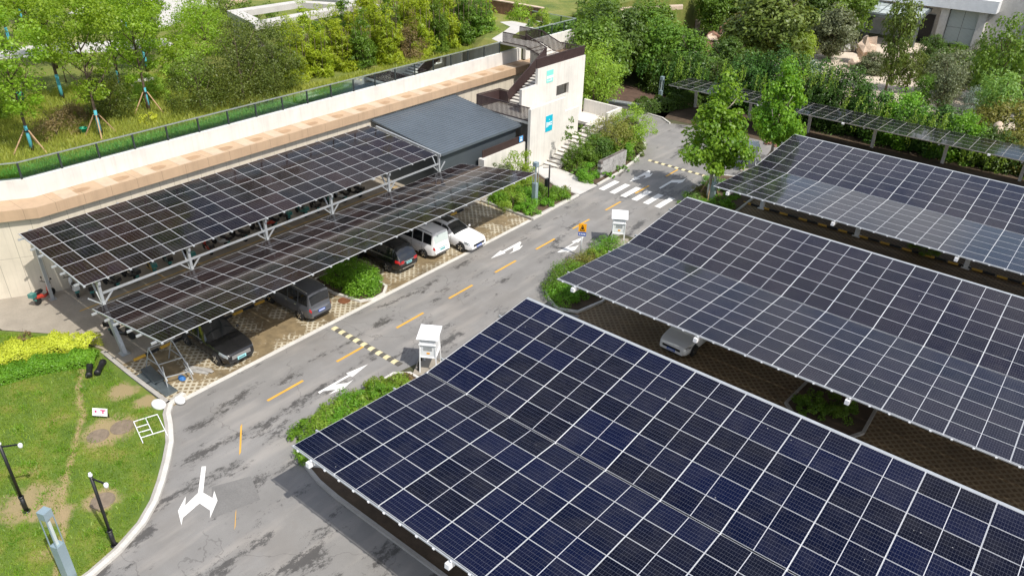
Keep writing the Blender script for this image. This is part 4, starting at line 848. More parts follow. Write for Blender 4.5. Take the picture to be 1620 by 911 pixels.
s=MB(); s.add([(-.42,-.05,.22),(.42,-.05,.22),(.42,.12,.62),(-.42,.12,.62),(-.42,-.02,.20),(.42,-.02,.20),(.42,.15,.60),(-.42,.15,.60)],[(0,1,2,3),(7,6,5,4),(0,4,5,1),(1,5,6,2),(2,6,7,3),(3,7,4,0)]); s.obj('board','white_paint',g)
s=MB(); s.bar((.05,-.028,.30),(.30,.10,.585),.001) if False else None; s.add([(.04,.0575,.49),(.34,.0575,.49),(.34,.085,.553),(.04,.085,.553)],[(0,1,2,3)]); s.add([(.15,-.003,.345),(.23,-.003,.345),(.23,.058,.49),(.15,.058,.49)],[(0,1,2,3)]); s.add([(-.28,.02,.40),(-.17,.02,.40),(-.17,.065,.507),(-.28,.065,.507)],[(0,1,2,3)])
for v_ in range(len(s.v)): s.v[v_]=(s.v[v_][0],s.v[v_][1]-.006,s.v[v_][2]+.003)
s.obj('lettering','magenta',g); g.scale=(.82,.82,.82); s=MB(); s.box(-.40,-.36,.1,.14,0,.45); s.box(.36,.40,.1,.14,0,.45); s.obj('stake','black',g)
fr=MB(); c0=[(-29.67,10.16),(-29.28,11.20),(-28.25,11.03),(-27.72,10.42)]; 
def W2(x,y): return (x,y,.12)
A_,B_,C_,D_=(-29.62,10.2),(-29.3,11.15),(-27.72,10.72),(-28.05,9.78)
def lp_(a,b,t): return (a[0]+(b[0]-a[0])*t,a[1]+(b[1]-a[1])*t,.12)
for a,b in ((lp_(A_,B_,-.0),lp_(A_,B_,1)),(lp_(A_,D_,0),lp_(A_,D_,1.05)),(lp_(B_,C_,0),lp_(B_,C_,1.05)),(lp_(lp_(A_,D_,.8),lp_(B_,C_,.8),0),lp_(lp_(A_,D_,.8),lp_(B_,C_,.8),1)),(lp_(A_,B_,.5),lp_(lp_(A_,D_,.8),lp_(B_,C_,.8),.5)),(lp_(A_,D_,.3),lp_(lp_(A_,B_,.5),lp_(lp_(A_,D_,.8),lp_(B_,C_,.8),.5),.38)),(lp_(A_,D_,.55),lp_(lp_(A_,B_,.5),lp_(lp_(A_,D_,.8),lp_(B_,C_,.8),.5),.7))): fr.bar(a,b,.032,.04)
tag(fr.obj('welded_grille','white_metal',org=(-28.7,10.5,.06)),'white welded frame lying flat on the grass near the kerb','frame')
for k,(x,y) in enumerate(((-35.25,10.95),(-35.0,11.5))):
    s=MB(); s.lathe((0,0,0),[(.12,0),(.16,.04),(.16,.22),(.14,.25),(.14,.90),(.16,.93),(.16,1.02),(.12,1.06)],16); o=s.obj('black_bollard','black',smooth=True); o.location=(x,y,.16); o.rotation_euler=(R(90),0,R(62-14*k)); o.location.z=.22
    tag(o,['black bollard lying on the grass, nearer the lawn','black bollard lying on the grass, nearer the paved bay'][k],'bollard','fallen bollards')
for k,(x,y,r) in enumerate(((-29.9,11.55,.34),(-29.45,12.35,.26))):
    s=MB(); s.lathe((0,0,0),[(r,0),(r*1.02,.10),(r*.9,.17),(r*.5,.2),(.01,.21)],18); o=s.obj('white_boulder','white_paint',smooth=True); o.location=(x,y,.06); o.scale=(1.2,.8,1); tag(o,['white painted stone on the grass at the lawn corner','white painted stone on the kerb at the lawn corner'][k],'stone','white stones at the corner')
# scaffold frame and sheets in the first bay
g=thing('scaffold_frame','collapsed thin steel trestle frame standing in the first bay','scaffold',(-31.9,13.3,.01))
def sb(p,q,wd=.04,nm='tube'): MB().bar(p,q,wd).obj(nm,'galv',g)
for p,q in (((-1.3,-.6,0),(-.55,-.55,1.5)),((-.55,-.55,1.5),(.55,-.5,0)),((-1.2,.55,0),(-.4,.55,1.5)),((-.4,.55,1.5),(.95,.6,0)),((-.55,-.55,1.5),(-.4,.55,1.5)),((-.9,-.57,.75),(0,-.53,.75)),((-.8,.55,.75),(.3,.57,.75)),((1.0,-.75,0),(.85,-.7,1.15)),((1.35,.35,0),(1.25,.3,1.05)),((.0,-.53,.75),(.3,.57,.75)),((.85,-.7,.5),(1.25,.3,.5)),((-.2,-.5,.35),(.85,-.7,.5)),((.3,.57,.4),(1.25,.3,.45))): sb(p,q)
def slab(nm,label,cat,mat,x,y,rz,lx,ly,h,z=.01,grp=None,curl=.0):
    s=MB(); n=6
    for i in range(n):
        a=-lx/2+lx*i/n; b=a+lx/n; s.add([(a,-ly/2,curl*(i/n)**2),(b,-ly/2,curl*((i+1)/n)**2),(b,ly/2,curl*((i+1)/n)**2),(a,ly/2,curl*(i/n)**2),(a,-ly/2,h+curl*(i/n)**2),(b,-ly/2,h+curl*((i+1)/n)**2),(b,ly/2,h+curl*((i+1)/n)**2),(a,ly/2,h+curl*(i/n)**2)],[(3,2,1,0),(4,5,6,7),(0,1,5,4),(2,3,7,6)]+([(3,0,4,7)] if i==0 else [])+([(1,2,6,5)] if i==n-1 else []))
    s.bar((-lx/2+.05,-ly/4,h+curl*.0+.01),(lx/4,-ly/4,h+curl*.3+.012),.02,.02)
    o=s.obj(nm,mat); o.location=(x,y,z); o.rotation_euler=(0,0,rz); return tag(o,label,cat,grp)
slab('metal_sheet','long dark grey metal sheet lying along the edge of the first bay','metal sheet','steel_grey',-31.6,12.38,R(2),2.6,.62,.05,.012)
slab('metal_sheet','shorter grey metal sheet lying across the long one','metal sheet','steel_grey',-32.3,12.55,R(-6),1.6,.5,.06,.07,None,.05)
slab('board','pale board lying between the scaffold frame and the black SUV','board','stone_grey',-31.1,14.25,R(28),1.3,.45,.04); slab('board','second pale board lying under the scaffold frame','board','kerb_grey',-30.75,14.45,R(20),.9,.16,.05,.055)
q=MB(); rg2=random.Random(3)
q.lathe((0,0,0),[(.16,0),(.2,.06),(.17,.13),(.08,.2),(.02,.22)],9); o=q.obj('plastic_bag','blue_bag',smooth=False); o.location=(-31.0,13.35,.01); o.scale=(1.3,.8,1); tag(o,'blue plastic bag on the pavers under the scaffold frame','bag')
# stone name wall, notice, air units, metal stack
g=thing('stone_wall','low grey block wall set in the shrubs by the road','wall',(-30.3,50.7,.08),R(90))
pm('block_grey',(.36,.35,.34),.22,1.6,.9,fine=.3)
rgw=random.Random(8)
s=MB()
for r in range(6):
    x=-1.9+(.25 if r%2 else 0)
    while x<1.85: wv=rgw.uniform(.35,.6); x2=min(x+wv,1.9); s.box(x+.008,x2-.008,-.16-rgw.uniform(0,.025),.16+rgw.uniform(0,.02),r*.225,r*.225+.21); x=x2
s.obj('blocks','block_grey',g); s=MB(); s.box(-1.88,1.88,-.14,.14,0,1.34); s.obj('mortar','stone_dark',g)
g=thing('air_unit','grey air conditioning unit behind the shrubs near the stair landing','air unit',(-35.1,61.4,0),R(20)); MB().box(-.55,.55,-.25,.25,.1,1.2).obj('casing','stone_grey',g); s=MB(); s.lathe((-.1,-.252,.68),[(.38,-.02),(.38,.02),(.06,.03)],20,'y'); s.obj('fan_grille','dark_steel',g); MB().box(-.5,.5,-.2,.2,0,.1).obj('stand','dark_steel',g)
for k in range(7):
    s=MB(); s.box(-1.9,1.9,-.14,.14,0,.16); s.box(-1.9,1.9,-.15,-.13,.15,.2); s.box(-1.9,1.9,.13,.15,.15,.2); o=s.obj('steel_beam',['galv','steel_grey','galv'][k%3]); o.location=(-39.4+.05*k,66.3+(k%4)*.42,.02+.22*(k//4)); o.rotation_euler=(0,0,R(8+k)); tag(o,'long galvanised steel section in the stack %s'%['on the ground, nearest the road','on the ground, second from the road','on the ground, third from the road','on the ground, farthest from the road','lying on top, nearest the road','lying on top in the middle','lying on top, farthest from the road'][k],'steel beam','stacked steel sections')
# ---------------------------------------------------------------- vegetation
def trunk_mesh(h,r,seed,limbs=6,spread=1.2,start=.45,mat='bark',top=1.0,lean=0):
    rg=random.Random(seed); s=MB(); pts=[]; x=y=0
    for i in range(7): pts.append((x,y,h*i/6)); x+=rg.uniform(-.05,.05)*h*.12+lean; y+=rg.uniform(-.05,.05)*h*.12
    s.tube(pts,[r*(1.25 if i==0 else 1-.72*i/6*top) for i in range(7)],8)
    for k in range(limbs):
        f=start+(1-start)*(k+.3)/limbs*.9; i=min(5,int(f*6)); p=Vector(pts[i]).lerp(Vector(pts[i+1]),f*6-i); a=k*2.4+rg.uniform(-.4,.4); l=spread*rg.uniform(.7,1.2)*(1.15-.5*f)
        q=p+Vector((math.cos(a)*l*.5,math.sin(a)*l*.5,l*.55)); e=q+Vector((math.cos(a)*l*.45,math.sin(a)*l*.45,l*.75)); s.tube([p,q,e],[r*.42,r*.28,r*.08],6)
        b=a+.7; s.tube([q,q+Vector((math.cos(b)*l*.4,math.sin(b)*l*.4,l*.35))],[r*.2,r*.05],5)
    return s.mesh('trunk',mat,True)
CR={}
def crm(key,*a,**k):
    if key not in CR: CR[key]=crown('crown',*a,**k)
    return CR[key]
def plant(name,label,cat,loc,sc_,cr_me,tr_me=None,rz=0,group=None,cz=0,part='crown'):
    g=thing(name,label,cat,loc,rz,group); g.scale=sc_ if isinstance(sc_,tuple) else (sc_,)*3
    if tr_me is not None: link('trunk',tr_me,g)
    c=link(part,cr_me,g,(0,0,cz)); return g
def shrub(name,label,x,y,z,h,r,mat,n,seed,form='bush',leaf=.16,group=None,ry=None,cat='shrub',k=None,stem=True,asp=.55,jit=.25):
    g=thing(name,label,cat,(x,y,z),0,group)
    link('foliage',crown('foliage',mat,n,r,ry or r,h,k or max(14,int(n/90)),leaf,seed,form,jit=jit,asp=asp),g)
    if stem: link('stem',trunk_mesh(h*.62,max(.03,r*.04),seed,5,r*.7,.15),g)
    return g
ORD9=['first','second','third','fourth','fifth','sixth','seventh','eighth','ninth']
GZ=6.30
# garden: staked young trees
cy=[crown('crown','lf_young',7200,2.7,2.7,6.8,70,.19,s,'vase',jit=.21) for s in (11,12)]
ty=[trunk_mesh(6.0,.11,s,9,1.7,.42) for s in (1,2)]
def staked(label,x,y,h,rz,sd,stakes=True,z=GZ,s_=1.0):
    g=plant('staked_tree',label,'tree',(x,y,z),(s_,s_,h/8.3),cy[sd%2],ty[sd%2],rz,'young garden trees',2.4)
    s=MB(); s.tube([(0,0,.02),(0,0,.9),(0,0,1.75)],[.115,.10,.095],10); s.obj('trunk_wrap','wrap_teal',g,True)
    if stakes:
        for k in range(3):
            a=k*2.09+.4; s=MB(); s.tube([(math.cos(a)*1.05,math.sin(a)*1.05,0),(math.cos(a)*.15,math.sin(a)*.15,1.45)],.04,6); s.obj('stake','wood',g)
        s=MB(); s.tube([(0,0,1.36),(0,0,1.44)],.17,8); s.obj('tie','black',g)
    return g
staked('young tree with teal trunk wrap and three stakes, nearest the bend of the glass railing',-49.2,15.6,7.6,0,0)
staked('young staked tree with teal trunk wrap leaning over the green bucket',-48.8,19.55,8.2,1.3,1)
staked('young staked tree with several upright limbs and a teal wrapped trunk beside the dark junipers',-51.5,24.2,8.0,2.2,0)
staked('unstaked young tree behind the first staked tree at the garden corner',-54.6,15.2,7.6,.7,1,False)
staked('young tree with teal wrap farther back on the garden lawn near the path',-57.5,25.3,7.4,.2,1,False)
staked('leafy young tree at the far left edge of the garden',-55.5,11.2,7.4,3.1,0,False)
staked('young tree on the lawn before the white garden path',-63.0,18.2,7.0,2.5,0,False)
staked('young tree beyond the white garden path, tallest in the back',-74.0,34.5,8.0,1.0,1,False)
staked('young tree behind the junipers near the white paving',-66.0,33.0,7.2,4.0,0,False)
g=plant('bare_sapling','thin sapling with few leaves on the garden lawn','tree',(-62.9,23.7,GZ),.55,crown('crown','lf_young',500,1.3,1.3,3,14,.15,77,'vase'),trunk_mesh(4.5,.08,9,7,1.6,.3),0,None,2.2)
for i,(x,y,h) in enumerate(((-80,18,9),(-86,30,9),(-95,22,9),(-92,44,8),(-104,36,9),(-70,8,8),(-110,60,9),(-83,60,8))): staked(['far garden tree beyond the path, left of the others','far garden tree behind the white path','far garden tree at the top left corner','far garden tree beside the white plaza','far garden tree behind the white plaza','garden tree beyond the left edge railing','far garden tree past the plaza','far garden tree behind the pergola'][i],x,y,h,i*1.1,i,False,GZ,1.15)
for i,(x,y,h) in enumerate(((-58.5,21.5,8.6),(-63.0,12.0,8.8),(-67.5,25.0,9.0),(-66.0,19.0,8.6),(-61.5,29.5,8.2),(-76,25,9.5),(-72,15,9.0))): staked(['crowded young tree behind the second staked tree','crowded young tree at the upper left corner','young tree just before the white path','young tree between the corner trees and the path','young tree left of the juniper by the path','tall young tree past the path','tall young tree in the top left corner'][i],x,y,h,i*1.7+.4,i,False,GZ,1.2)
# junipers and dry shrubs
shrub('juniper','tallest dark juniper in the garden with a pointed top',-48.9,30.0,GZ,7.3,2.8,'lf_conifer',12000,21,'cone',.15,'dark junipers',k=190,asp=.45)
shrub('juniper','wide dark juniper right of the tallest one, above bare stems',-49.2,33.1,GZ,5.3,2.3,'lf_conifer',8500,22,'round',.15,'dark junipers',k=120,asp=.45)
shrub('juniper','low spreading dark juniper left of the tallest one',-49.4,26.9,GZ,4.0,2.1,'lf_conifer',7500,23,'bush',.15,'dark junipers',k=110,asp=.45)
shrub('juniper','rounded dark juniper between two staked trees',-51.9,21.8,GZ,3.3,1.7,'lf_conifer',6500,24,'round',.14,'dark junipers',k=90,asp=.45)
shrub('juniper','dark juniper behind the tallest one by the pergola',-53.5,33.5,GZ,4.6,2.1,'lf_conifer',6500,25,'cone',.16,'dark junipers',k=90,asp=.45)
shrub('dry_shrub','brown twiggy shrub behind the nearest staked tree',-50.7,17.7,GZ,2.0,1.5,'lf_dry',2600,26,'bush',.16,k=50,asp=.2)
shrub('ornamental_grass','tall bright grass clump at the left end of the garden',-52.8,13.3,GZ,1.7,1.3,'lf_railgrass',2600,27,'bush',.35,'ornamental grass clumps',k=40,asp=.12,stem=False)
shrub('ornamental_grass','tall yellow green grass clump behind the many limbed tree',-54.3,25.2,GZ,1.9,1.9,'lf_bright',3500,28,'bush',.38,'ornamental grass clumps',k=50,asp=.12,stem=False)
shrub('ornamental_grass','reddish grass clump beside the brown shrub',-53.2,20.0,GZ,1.4,1.2,'lf_dry',2200,29,'bush',.3,'ornamental grass clumps',k=40,asp=.12,stem=False)
shrub('garden_shrub','bright green rounded shrub behind the corner grasses',-57.8,17.0,GZ,2.2,1.7,'lf_bright',3800,30,'bush',.17,k=60)
shrub('garden_shrub','low yellow flowered shrub between tree and railing',-49.2,23.0,GZ,.8,.7,'lf_yellow',900,31,'bush',.11,k=20)
for i,(x,y,h,r,mt) in enumerate(((-57.5,37.5,3.8,2.2,'lf_conifer'),(-62.5,35.5,4.2,2.4,'lf_young'),(-70,39.5,3.6,2.6,'lf_young'),(-73,44.5,3.4,2.6,'lf_olive'),(-55.0,29.5,2.6,1.9,'lf_bright'),(-59.0,31.0,3.0,1.8,'lf_young'),(-67,44,3.2,2.2,'lf_mid'),(-79,46,4.0,3.0,'lf_young'))): shrub('garden_shrub',['dark shrub behind the tall juniper','loose green shrub left of the pergola','light shrub at the end of the white path','olive shrub before the white plaza','bright shrub left of the tall juniper','light shrub behind the low juniper','green shrub inside the pergola edge','light shrub on the edge of the white plaza'][i],x,y,GZ,h,r,mt,4200,240+i,'bush',.2,k=60)
for i in range(9): 
    rs=MB(); rs.lathe((0,0,0),[(.9,0),(1.0,.3),(.7,.62),(.2,.72)],7); o=rs.obj('pale_rock','stone_pale'); o.location=(-82-i*1.6,50+i*1.35+(i%3)*1.2,GZ-.05); o.rotation_euler=(0,0,i*.8); o.scale=(1.2,.8,.9); tag(o,'pale rock at the edge of the white plaza, %s from the path'%ORD9[i],'rock','pale rocks of the plaza')
# bamboo thicket: each clump on its own
bm=[crown('foliage','lf_bamboo',4600,1.25,1.25,5.4,95,.30,s,'cone',jit=.26,asp=.22) for s in (41,42,43)]
bd=[crown('foliage','lf_mid',4600,1.25,1.25,5.4,95,.28,s,'cone',jit=.26,asp=.25) for s in (44,45)]
rgb=random.Random(4); BX=[]
cs_=MB()
for k in range(9): a=k*.7; cs_.tube([(.5*math.cos(a),.5*math.sin(a),0),(.7*math.cos(a),.7*math.sin(a),3.6)],[.03,.015],5)
cm_=cs_.mesh('stem','bark',True)
for r,(xo,n_) in enumerate(((-49.7,11),(-51.9,11),(-54.3,10))):
    for k in range(n_):
        y=36.6+k*2.0+r*.7+rgb.uniform(-.35,.35); x=xo+rgb.uniform(-.4,.4)-(1.0 if k<3 and r==0 else 0)
        if r==0 and 46.3<y<48.6: continue
        h=(.80 if k<3 else 1.0)*rgb.uniform(.9,1.2)*(1+.08*r); dk=(k+r*2)%4==3 or k>8
        g=thing('bamboo',('dark' if dk else 'yellow green')+' bamboo clump, %s along the %s row behind the railing'%(['first','second','third','fourth','fifth','sixth','seventh','eighth','ninth','tenth','eleventh'][k],['front','middle','back'][r]),'bamboo',(x,y,GZ),rgb.uniform(0,6),'bamboo clumps in the garden thicket'); g.scale=(1.1,1.1,h)
        link('foliage',(bd if dk else bm)[(k+r)%(2 if dk else 3)],g); link('stem',cm_,g)
shrub('dry_conifer','grey brown dried conical conifer in front of the bamboo',-49.6,47.4,GZ,4.2,1.7,'lf_dry',5200,46,'cone',.17,k=110,asp=.2)
for i,(x,y,h,r,mt) in enumerate(((-49.0,57.2,2.6,1.4,'lf_bright'),(-47.3,61.8,1.5,.8,'lf_mid'),(-47.8,64.2,2.6,1.3,'lf_bright'),(-50.5,64.0,3.0,1.6,'lf_young'),(-52.5,59.5,3.2,1.6,'lf_mid'),(-56,63,3.6,2.2,'lf_bamboo'),(-60,66,4,2.4,'lf_young'),(-60,58,4,2.6,'lf_bamboo'),(-64,52,4,2.6,'lf_mid'))):
    shrub('garden_shrub',['bright shrub at the end of the thicket by the path','small shrub between path and upper stair','yellow green shrub above the corner railing','loose shrub behind the corner railing','mid green shrub left of the upper path','yellow shrub beyond the upper path','loose tall shrub at the top of the garden','yellow green shrub behind the bamboo','mid green shrub at the back of the bamboo'][i],x,y,GZ,h,r,mt,int(1500*r),50+i,'bush',.19,k=50)
# meadow and lawn grass
gp=[(-45.6,13.5),(-45.6,54.3),(-48.9,58),(-49.4,36),(-60,34),(-64,8),(-50.5,6)]
o=link('meadow_grass',blades('meadow_grass','lf_meadow',scatter(gp,60000,GZ,61),.30,.055,62)); o['kind']='stuff'
o=link('railing_grass',blades('railing_grass','lf_railgrass',scatter([(-45.6,13.5),(-45.6,54),(-47.0,54),(-47.0,12.5)],16000,GZ,63),.34,.05,64)); o['kind']='stuff'
lg=[(-22.75,2.0),(-23.3,6.0),(-24.1,7.3),(-25.6,8.9),(-27.4,10.3),(-29.2,11.15),(-35.6,11.6),(-36.3,11.8),(-39.0,11.1),(-42.0,9.2),(-44,8),(-44,-1),(-22.5,-1)]
P=scatter(lg,75000,.06,65)
dd=np.minimum.reduce([np.hypot((P[:,0]-x),(P[:,1]-y))/r for x,y,r in BARE]); P=P[dd>np.random.default_rng(6).uniform(.45,1.15,len(P))]
o=link('lawn_grass',blades('lawn_grass','lf_grass',P,.085,.030,66,.5)); o['kind']='stuff'
rgc=np.random.default_rng(7); Cc=scatter(lg,170,.06,68); Pc=np.repeat(Cc,45,0)+np.c_[rgc.normal(size=(170*45,2))*.13,np.zeros(170*45)]; Pc=Pc[inpoly(Pc,lg)]
o=link('lawn_tufts',blades('lawn_tufts','lf_hedge',Pc,.14,.03,69,.6)); o['kind']='stuff'
# clipped hedge on the lawn: yellow strip and green strip
def hedge(label,pts,w0,w1,h,mat,n,seed,z=.05,leaf=.085,name='hedge'):
    rg=np.random.default_rng(seed); seg=[(Vector(a),Vector(b)) for a,b in zip(pts[:-1],pts[1:])]; ln=np.array([(b-a).length for a,b in seg]); pr=ln/ln.sum(); P=[];N=[]
    ch=rg.choice(len(seg),n,p=pr)
    for i in ch:
        a,b=seg[i]; d=(b-a).normalized(); t=rg.uniform(); p=a+(b-a)*t; s_=rg.uniform(-1,1); wd=(w0+(w1-w0)*((ln[:i].sum()+ln[i]*t)/ln.sum()))
        u=rg.uniform(); bmp=1+.16*math.sin(p.x*3.1+p.y*2.3)+.1*math.sin(p.x*7+p.y*5.0)
        if u<.6: q=(p.x-d.y*s_*wd,p.y+d.x*s_*wd,h*bmp*(1-.25*abs(s_)**3)-abs(rg.normal())*.05); nn=(-d.y*s_*.5,d.x*s_*.5,1)
        else: sg=1 if s_>0 else -1; q=(p.x-d.y*sg*wd*(1-.2*rg.uniform()),p.y+d.x*sg*wd*(1-.2*rg.uniform()),h*bmp*rg.uniform(.02,.95)); nn=(-d.y*sg,d.x*sg,.4)
        P.append(q);N.append(nn)
    P=np.array(P);N=np.array(N)+rg.normal(size=(n,3))*.5; P[:,2]+=z
    c=np.array([pts[0][0],pts[0][1],z]); g=thing(name,label,'hedge',tuple(c)); link('foliage',quads('foliage',P-c,N,leaf*rg.uniform(.7,1.3,n),mat,.6,seed),g)
    s=MB()
    k=0; L_=sum(ln)
    for a,b in seg:
        m_=max(1,int((b-a).length/.8))
        for i in range(m_): p=a.lerp(b,(i+.5)/m_); s.tube([(p.x-c[0],p.y-c[1],0),(p.x-c[0]+.05,p.y-c[1],h*.7)],[.03,.015],5)
    s.obj('stem','bark',g); return g
hedge('golden yellow clipped hedge strip along the lawn by the concrete apron',[(-39.4,4.6),(-38.9,7.0),(-38.4,9.3),(-37.4,11.0),(-36.2,11.75)],.85,.6,.85,'lf_yellow',22000,71)
hedge('green clipped hedge strip on the lawn in front of the golden hedge',[(-38.0,4.6),(-37.55,6.8),(-37.05,8.8),(-36.2,10.3),(-35.35,11.35)],.66,.5,.62,'lf_hedge',17000,72)
shrub('plum_tree_stump','small cut bush in the strip of grass behind the golden hedge',-40.3,9.9,.05,.35,.4,'lf_dry',300,73,'bush',.1,k=12)
# bushes in the bays and beds
shrub('round_bush','tall round clipped bush in the bays beside the black SUV with red lights',-31.0,24.85,.1,1.65,1.15,'lf_hedge',9000,74,'bush',.10,'bushes in the bay',k=130)
shrub('round_bush','darker bush under the canopy edge behind the round clipped one',-32.7,24.9,.1,1.7,1.3,'lf_hedge',7000,75,'bush',.10,'bushes in the bay',k=100)
def bedplants(lbls,pts,mat,seed,h=.55,r=.7,n=1400,leaf=.10,grp=None,z=.09,name='bed_shrub'):
    for i,((x,y),lb) in enumerate(zip(pts,lbls)): shrub(name,lb,x,y,z,h*(1+.25*math.sin(i*2.3)),r,mat if isinstance(mat,str) else mat[i%len(mat)],n,seed+i,'bush',leaf,grp,k=30,asp=.36,jit=.52)
ORD=['first','second','third','fourth','fifth','sixth','seventh','eighth','ninth','tenth','eleventh','twelfth','thirteenth','fourteenth']
rgp=random.Random(12)
bedplants(['bright low plants in the near bed beside the nearest canopy, %s from the corner'%ORD[i] for i in range(13)],[(-23.0+.6*(i%2)+rgp.uniform(-.12,.12),14.75+i*.43) for i in range(12)]+[(-22.0,14.3)],['lf_hedge','lf_bright','lf_bright'],80,.6,.85,3400,.12,'plants in the near bed')
shrub('dry_plant','brown dry plants at the far end of the near bed',-22.6,20.3,.09,.3,.55,'lf_dry',900,88,'bush',.1,k=22)
bedplants(['leafy shrub in the middle bed beside the middle canopy, %s from the rounded corner'%ORD[i] for i in range(8)],[(-21.3,31.7),(-22.3,32.6),(-21.0,32.9),(-22.5,34.0),(-22.5,35.4),(-22.7,36.9),(-22.5,38.2),(-21.2,34.3)],['lf_hedge','lf_mid','lf_hedge','lf_hedge','lf_rust','lf_bright','lf_hedge','lf_hedge'],90,.95,1.1,3800,.11,'shrubs in the middle bed')
bedplants(['low plants in the tree bed past the crosswalk, %s from the rounded corner'%ORD[i] for i in range(6)],[(-21.2,48.6),(-22.4,49.6),(-22.6,51.2),(-20.6,50.2),(-22.6,53.5),(-21.0,52.6)],['lf_hedge','lf_railgrass','lf_rust','lf_hedge','lf_railgrass','lf_hedge'],100,.6,1.15,3000,.12,'plants in the tree bed')
bedplants(['bright shrub in the flower bed by the last parking bay, %s from the bay'%ORD[i] for i in range(9)],[(-33.1,40.1),(-31.9,40.0),(-30.6,40.1),(-33.3,41.5),(-32.0,41.4),(-30.6,41.6),(-32.9,43.0),(-31.5,43.0),(-30.4,43.3)],['lf_hedge','lf_bright','lf_hedge','lf_bright','lf_hedge','lf_hedge','lf_bright','lf_mid','lf_hedge'],110,.9,1.0,3600,.12,'shrubs in the flower bed')
shrub('yellow_shrub','loose yellow green shrub against the low ramp wall',-33.9,43.3,.08,3.0,1.3,'lf_bright',2600,120,'round',.15,k=40)
shrub('yellow_shrub','smaller pale shrub against the ramp wall left of the yellow one',-34.7,41.9,.08,2.4,1.0,'lf_grey',1500,121,'round',.14,k=26)
shrub('rust_shrub','small rust coloured shrub at the end of the flower bed by the kerb',-30.3,44.3,.08,.8,.55,'lf_rust',900,122,'bush',.1,k=20)
I_=[('round green ball shrub at the road end of the stair bed',-30.75,48.05,1.25,.95,'lf_hedge',3600,'bush',.10),('dark spreading shrub beside the lower stair',-32.6,49.7,2.3,1.5,'lf_mid',5200,'bush',.13),('mid green shrub behind the stone wall',-32.4,51.6,2.5,1.4,'lf_dark',4600,'bush',.13),('bright green shrub behind the stone wall, nearer the tower',-33.0,53.0,2.3,1.2,'lf_hedge',3600,'bush',.13),('olive brown flat topped shrub below the stair landing',-32.6,54.2,3.3,1.9,'lf_rust',5200,'round',.13),('yellow leaved loose tree at the bend of the road',-32.0,56.6,3.7,1.9,'lf_bright',4200,'round',.15),('green shrub at the far end of the stone wall',-30.9,53.6,1.7,1.1,'lf_hedge',3200,'bush',.11),('olive low shrub at the kerb where the road bends',-31.3,55.6,1.3,1.1,'lf_olive',2600,'bush',.12),('low ground plants in front of the stone wall',-29.95,51.4,.4,.8,'lf_railgrass',1500,'bush',.10),('low ground plants by the near end of the stone wall',-30.0,49.5,.4,.7,'lf_hedge',1300,'bush',.10),('small pale shrub beside the path edge',-31.8,48.3,.6,.8,'lf_railgrass',1300,'bush',.10),('tall grey green shrub where the bed meets the landing wall',-33.1,58.0,2.2,1.1,'lf_grey',2200,'round',.14)]
for i,(lb,x,y,h,r,mt,n,fm,lf_) in enumerate(I_): shrub('stair_shrub',lb,x,y,.08,h,r,mt,int(n*1.25),130+i,fm,lf_,'shrubs around the stair tower',k=max(22,n//70))
for i,(x,y,h,lb) in enumerate(((-33.55,49.3,4.2,'slim upright sapling against the lower tower wall'),(-33.3,51.4,4.5,'slim leafy sapling beside the lower stair'))): shrub('sapling',lb,x,y,.08,h,.75,'lf_mid',700,145+i,'column',.16,k=22,cat='tree')
# street trees in the far bed
pc=[crown('crown','lf_plane',11000,2.35,2.35,6.6,100,.24,s,'flame',jit=.24,asp=.75,rim=.3) for s in (151,152)]
for i,(x,y,h,rz,lb) in enumerate(((-21.75,50.9,9.2,0,'leafy street tree with a white trunk by the light column, nearer the crosswalk'),(-20.7,59.6,9.4,2,'leafy street tree with a white trunk and guy stakes, farther from the crosswalk'))):
    g=thing('street_tree',lb,'tree',(x,y,.08),rz,'street trees in the far bed'); link('trunk',trunk_mesh(7.4,.14,160+i,9,1.5,.38,'bark_pale'),g); c=link('crown',pc[i],g,(0,0,2.5)); c.scale=((1.05,1.05,(h-2.4)/6.6),(.84,.84,(h-2.4)/6.6))[i]
    s=MB(); s.tube([(0,0,0),(0,0,1.2)],.18,9); s.obj('trunk_whitewash','lime_white',g,True)
    for k in range(3): a=k*2.09+.9; s=MB(); s.tube([(math.cos(a)*.9,math.sin(a)*.9,0),(math.cos(a)*.12,math.sin(a)*.12,1.7)],.035,6); s.obj('stake','wood',g)
# bushes under the canopies
for i,(x,y,h,r,lb) in enumerate(((-6.6,31.2,1.0,.8,'shaded green bush in the kerbed planter under the middle canopy'),(-5.5,31.9,1.2,.8,'shaded bush deeper in the planter under the middle canopy'),(-6.8,52.6,1.3,1.1,'shaded bush under the front edge of the far canopy'))): shrub('shade_bush',lb,x,y,.1,h,r,'lf_mid',2600,170+i,'bush',.11,'bushes under the canopies',k=40)
# low hedge by the court, vine covered hedge behind the canopy strip
hedge('clipped low green hedge between the brown court and the canopy strip',[(-37.2,65.9),(-35.6,68.4),(-34.6,71.6),(-34.2,73.0)],.8,.8,1.25,'lf_dark',9000,180,0,.15)
V_=[(-39.2,75.0,4.2,2.6,'lf_dark'),(-36.0,74.6,4.9,2.6,'lf_vine'),(-32.8,74.8,4.6,2.5,'lf_dark'),(-29.8,75.0,5.4,2.5,'lf_vine'),(-26.6,75.2,6.3,2.8,'lf_vine'),(-23.4,75.2,6.5,2.9,'lf_vine'),(-20.4,74.8,5.6,2.6,'lf_vine'),(-17.6,74.6,4.9,2.3,'lf_vine'),(-14.9,74.4,4.7,2.1,'lf_hedge'),(-12.2,74.2,4.4,2.0,'lf_vine'),(-9.7,74.2,3.6,1.9,'lf_hedge'),(-7.3,74.4,3.0,1.7,'lf_dark'),(-5.2,75.0,2.7,1.6,'lf_rust'),(-3.0,74.6,2.6,1.6,'lf_dark'),(0,74.6,3.0,2.0,'lf_vine')]
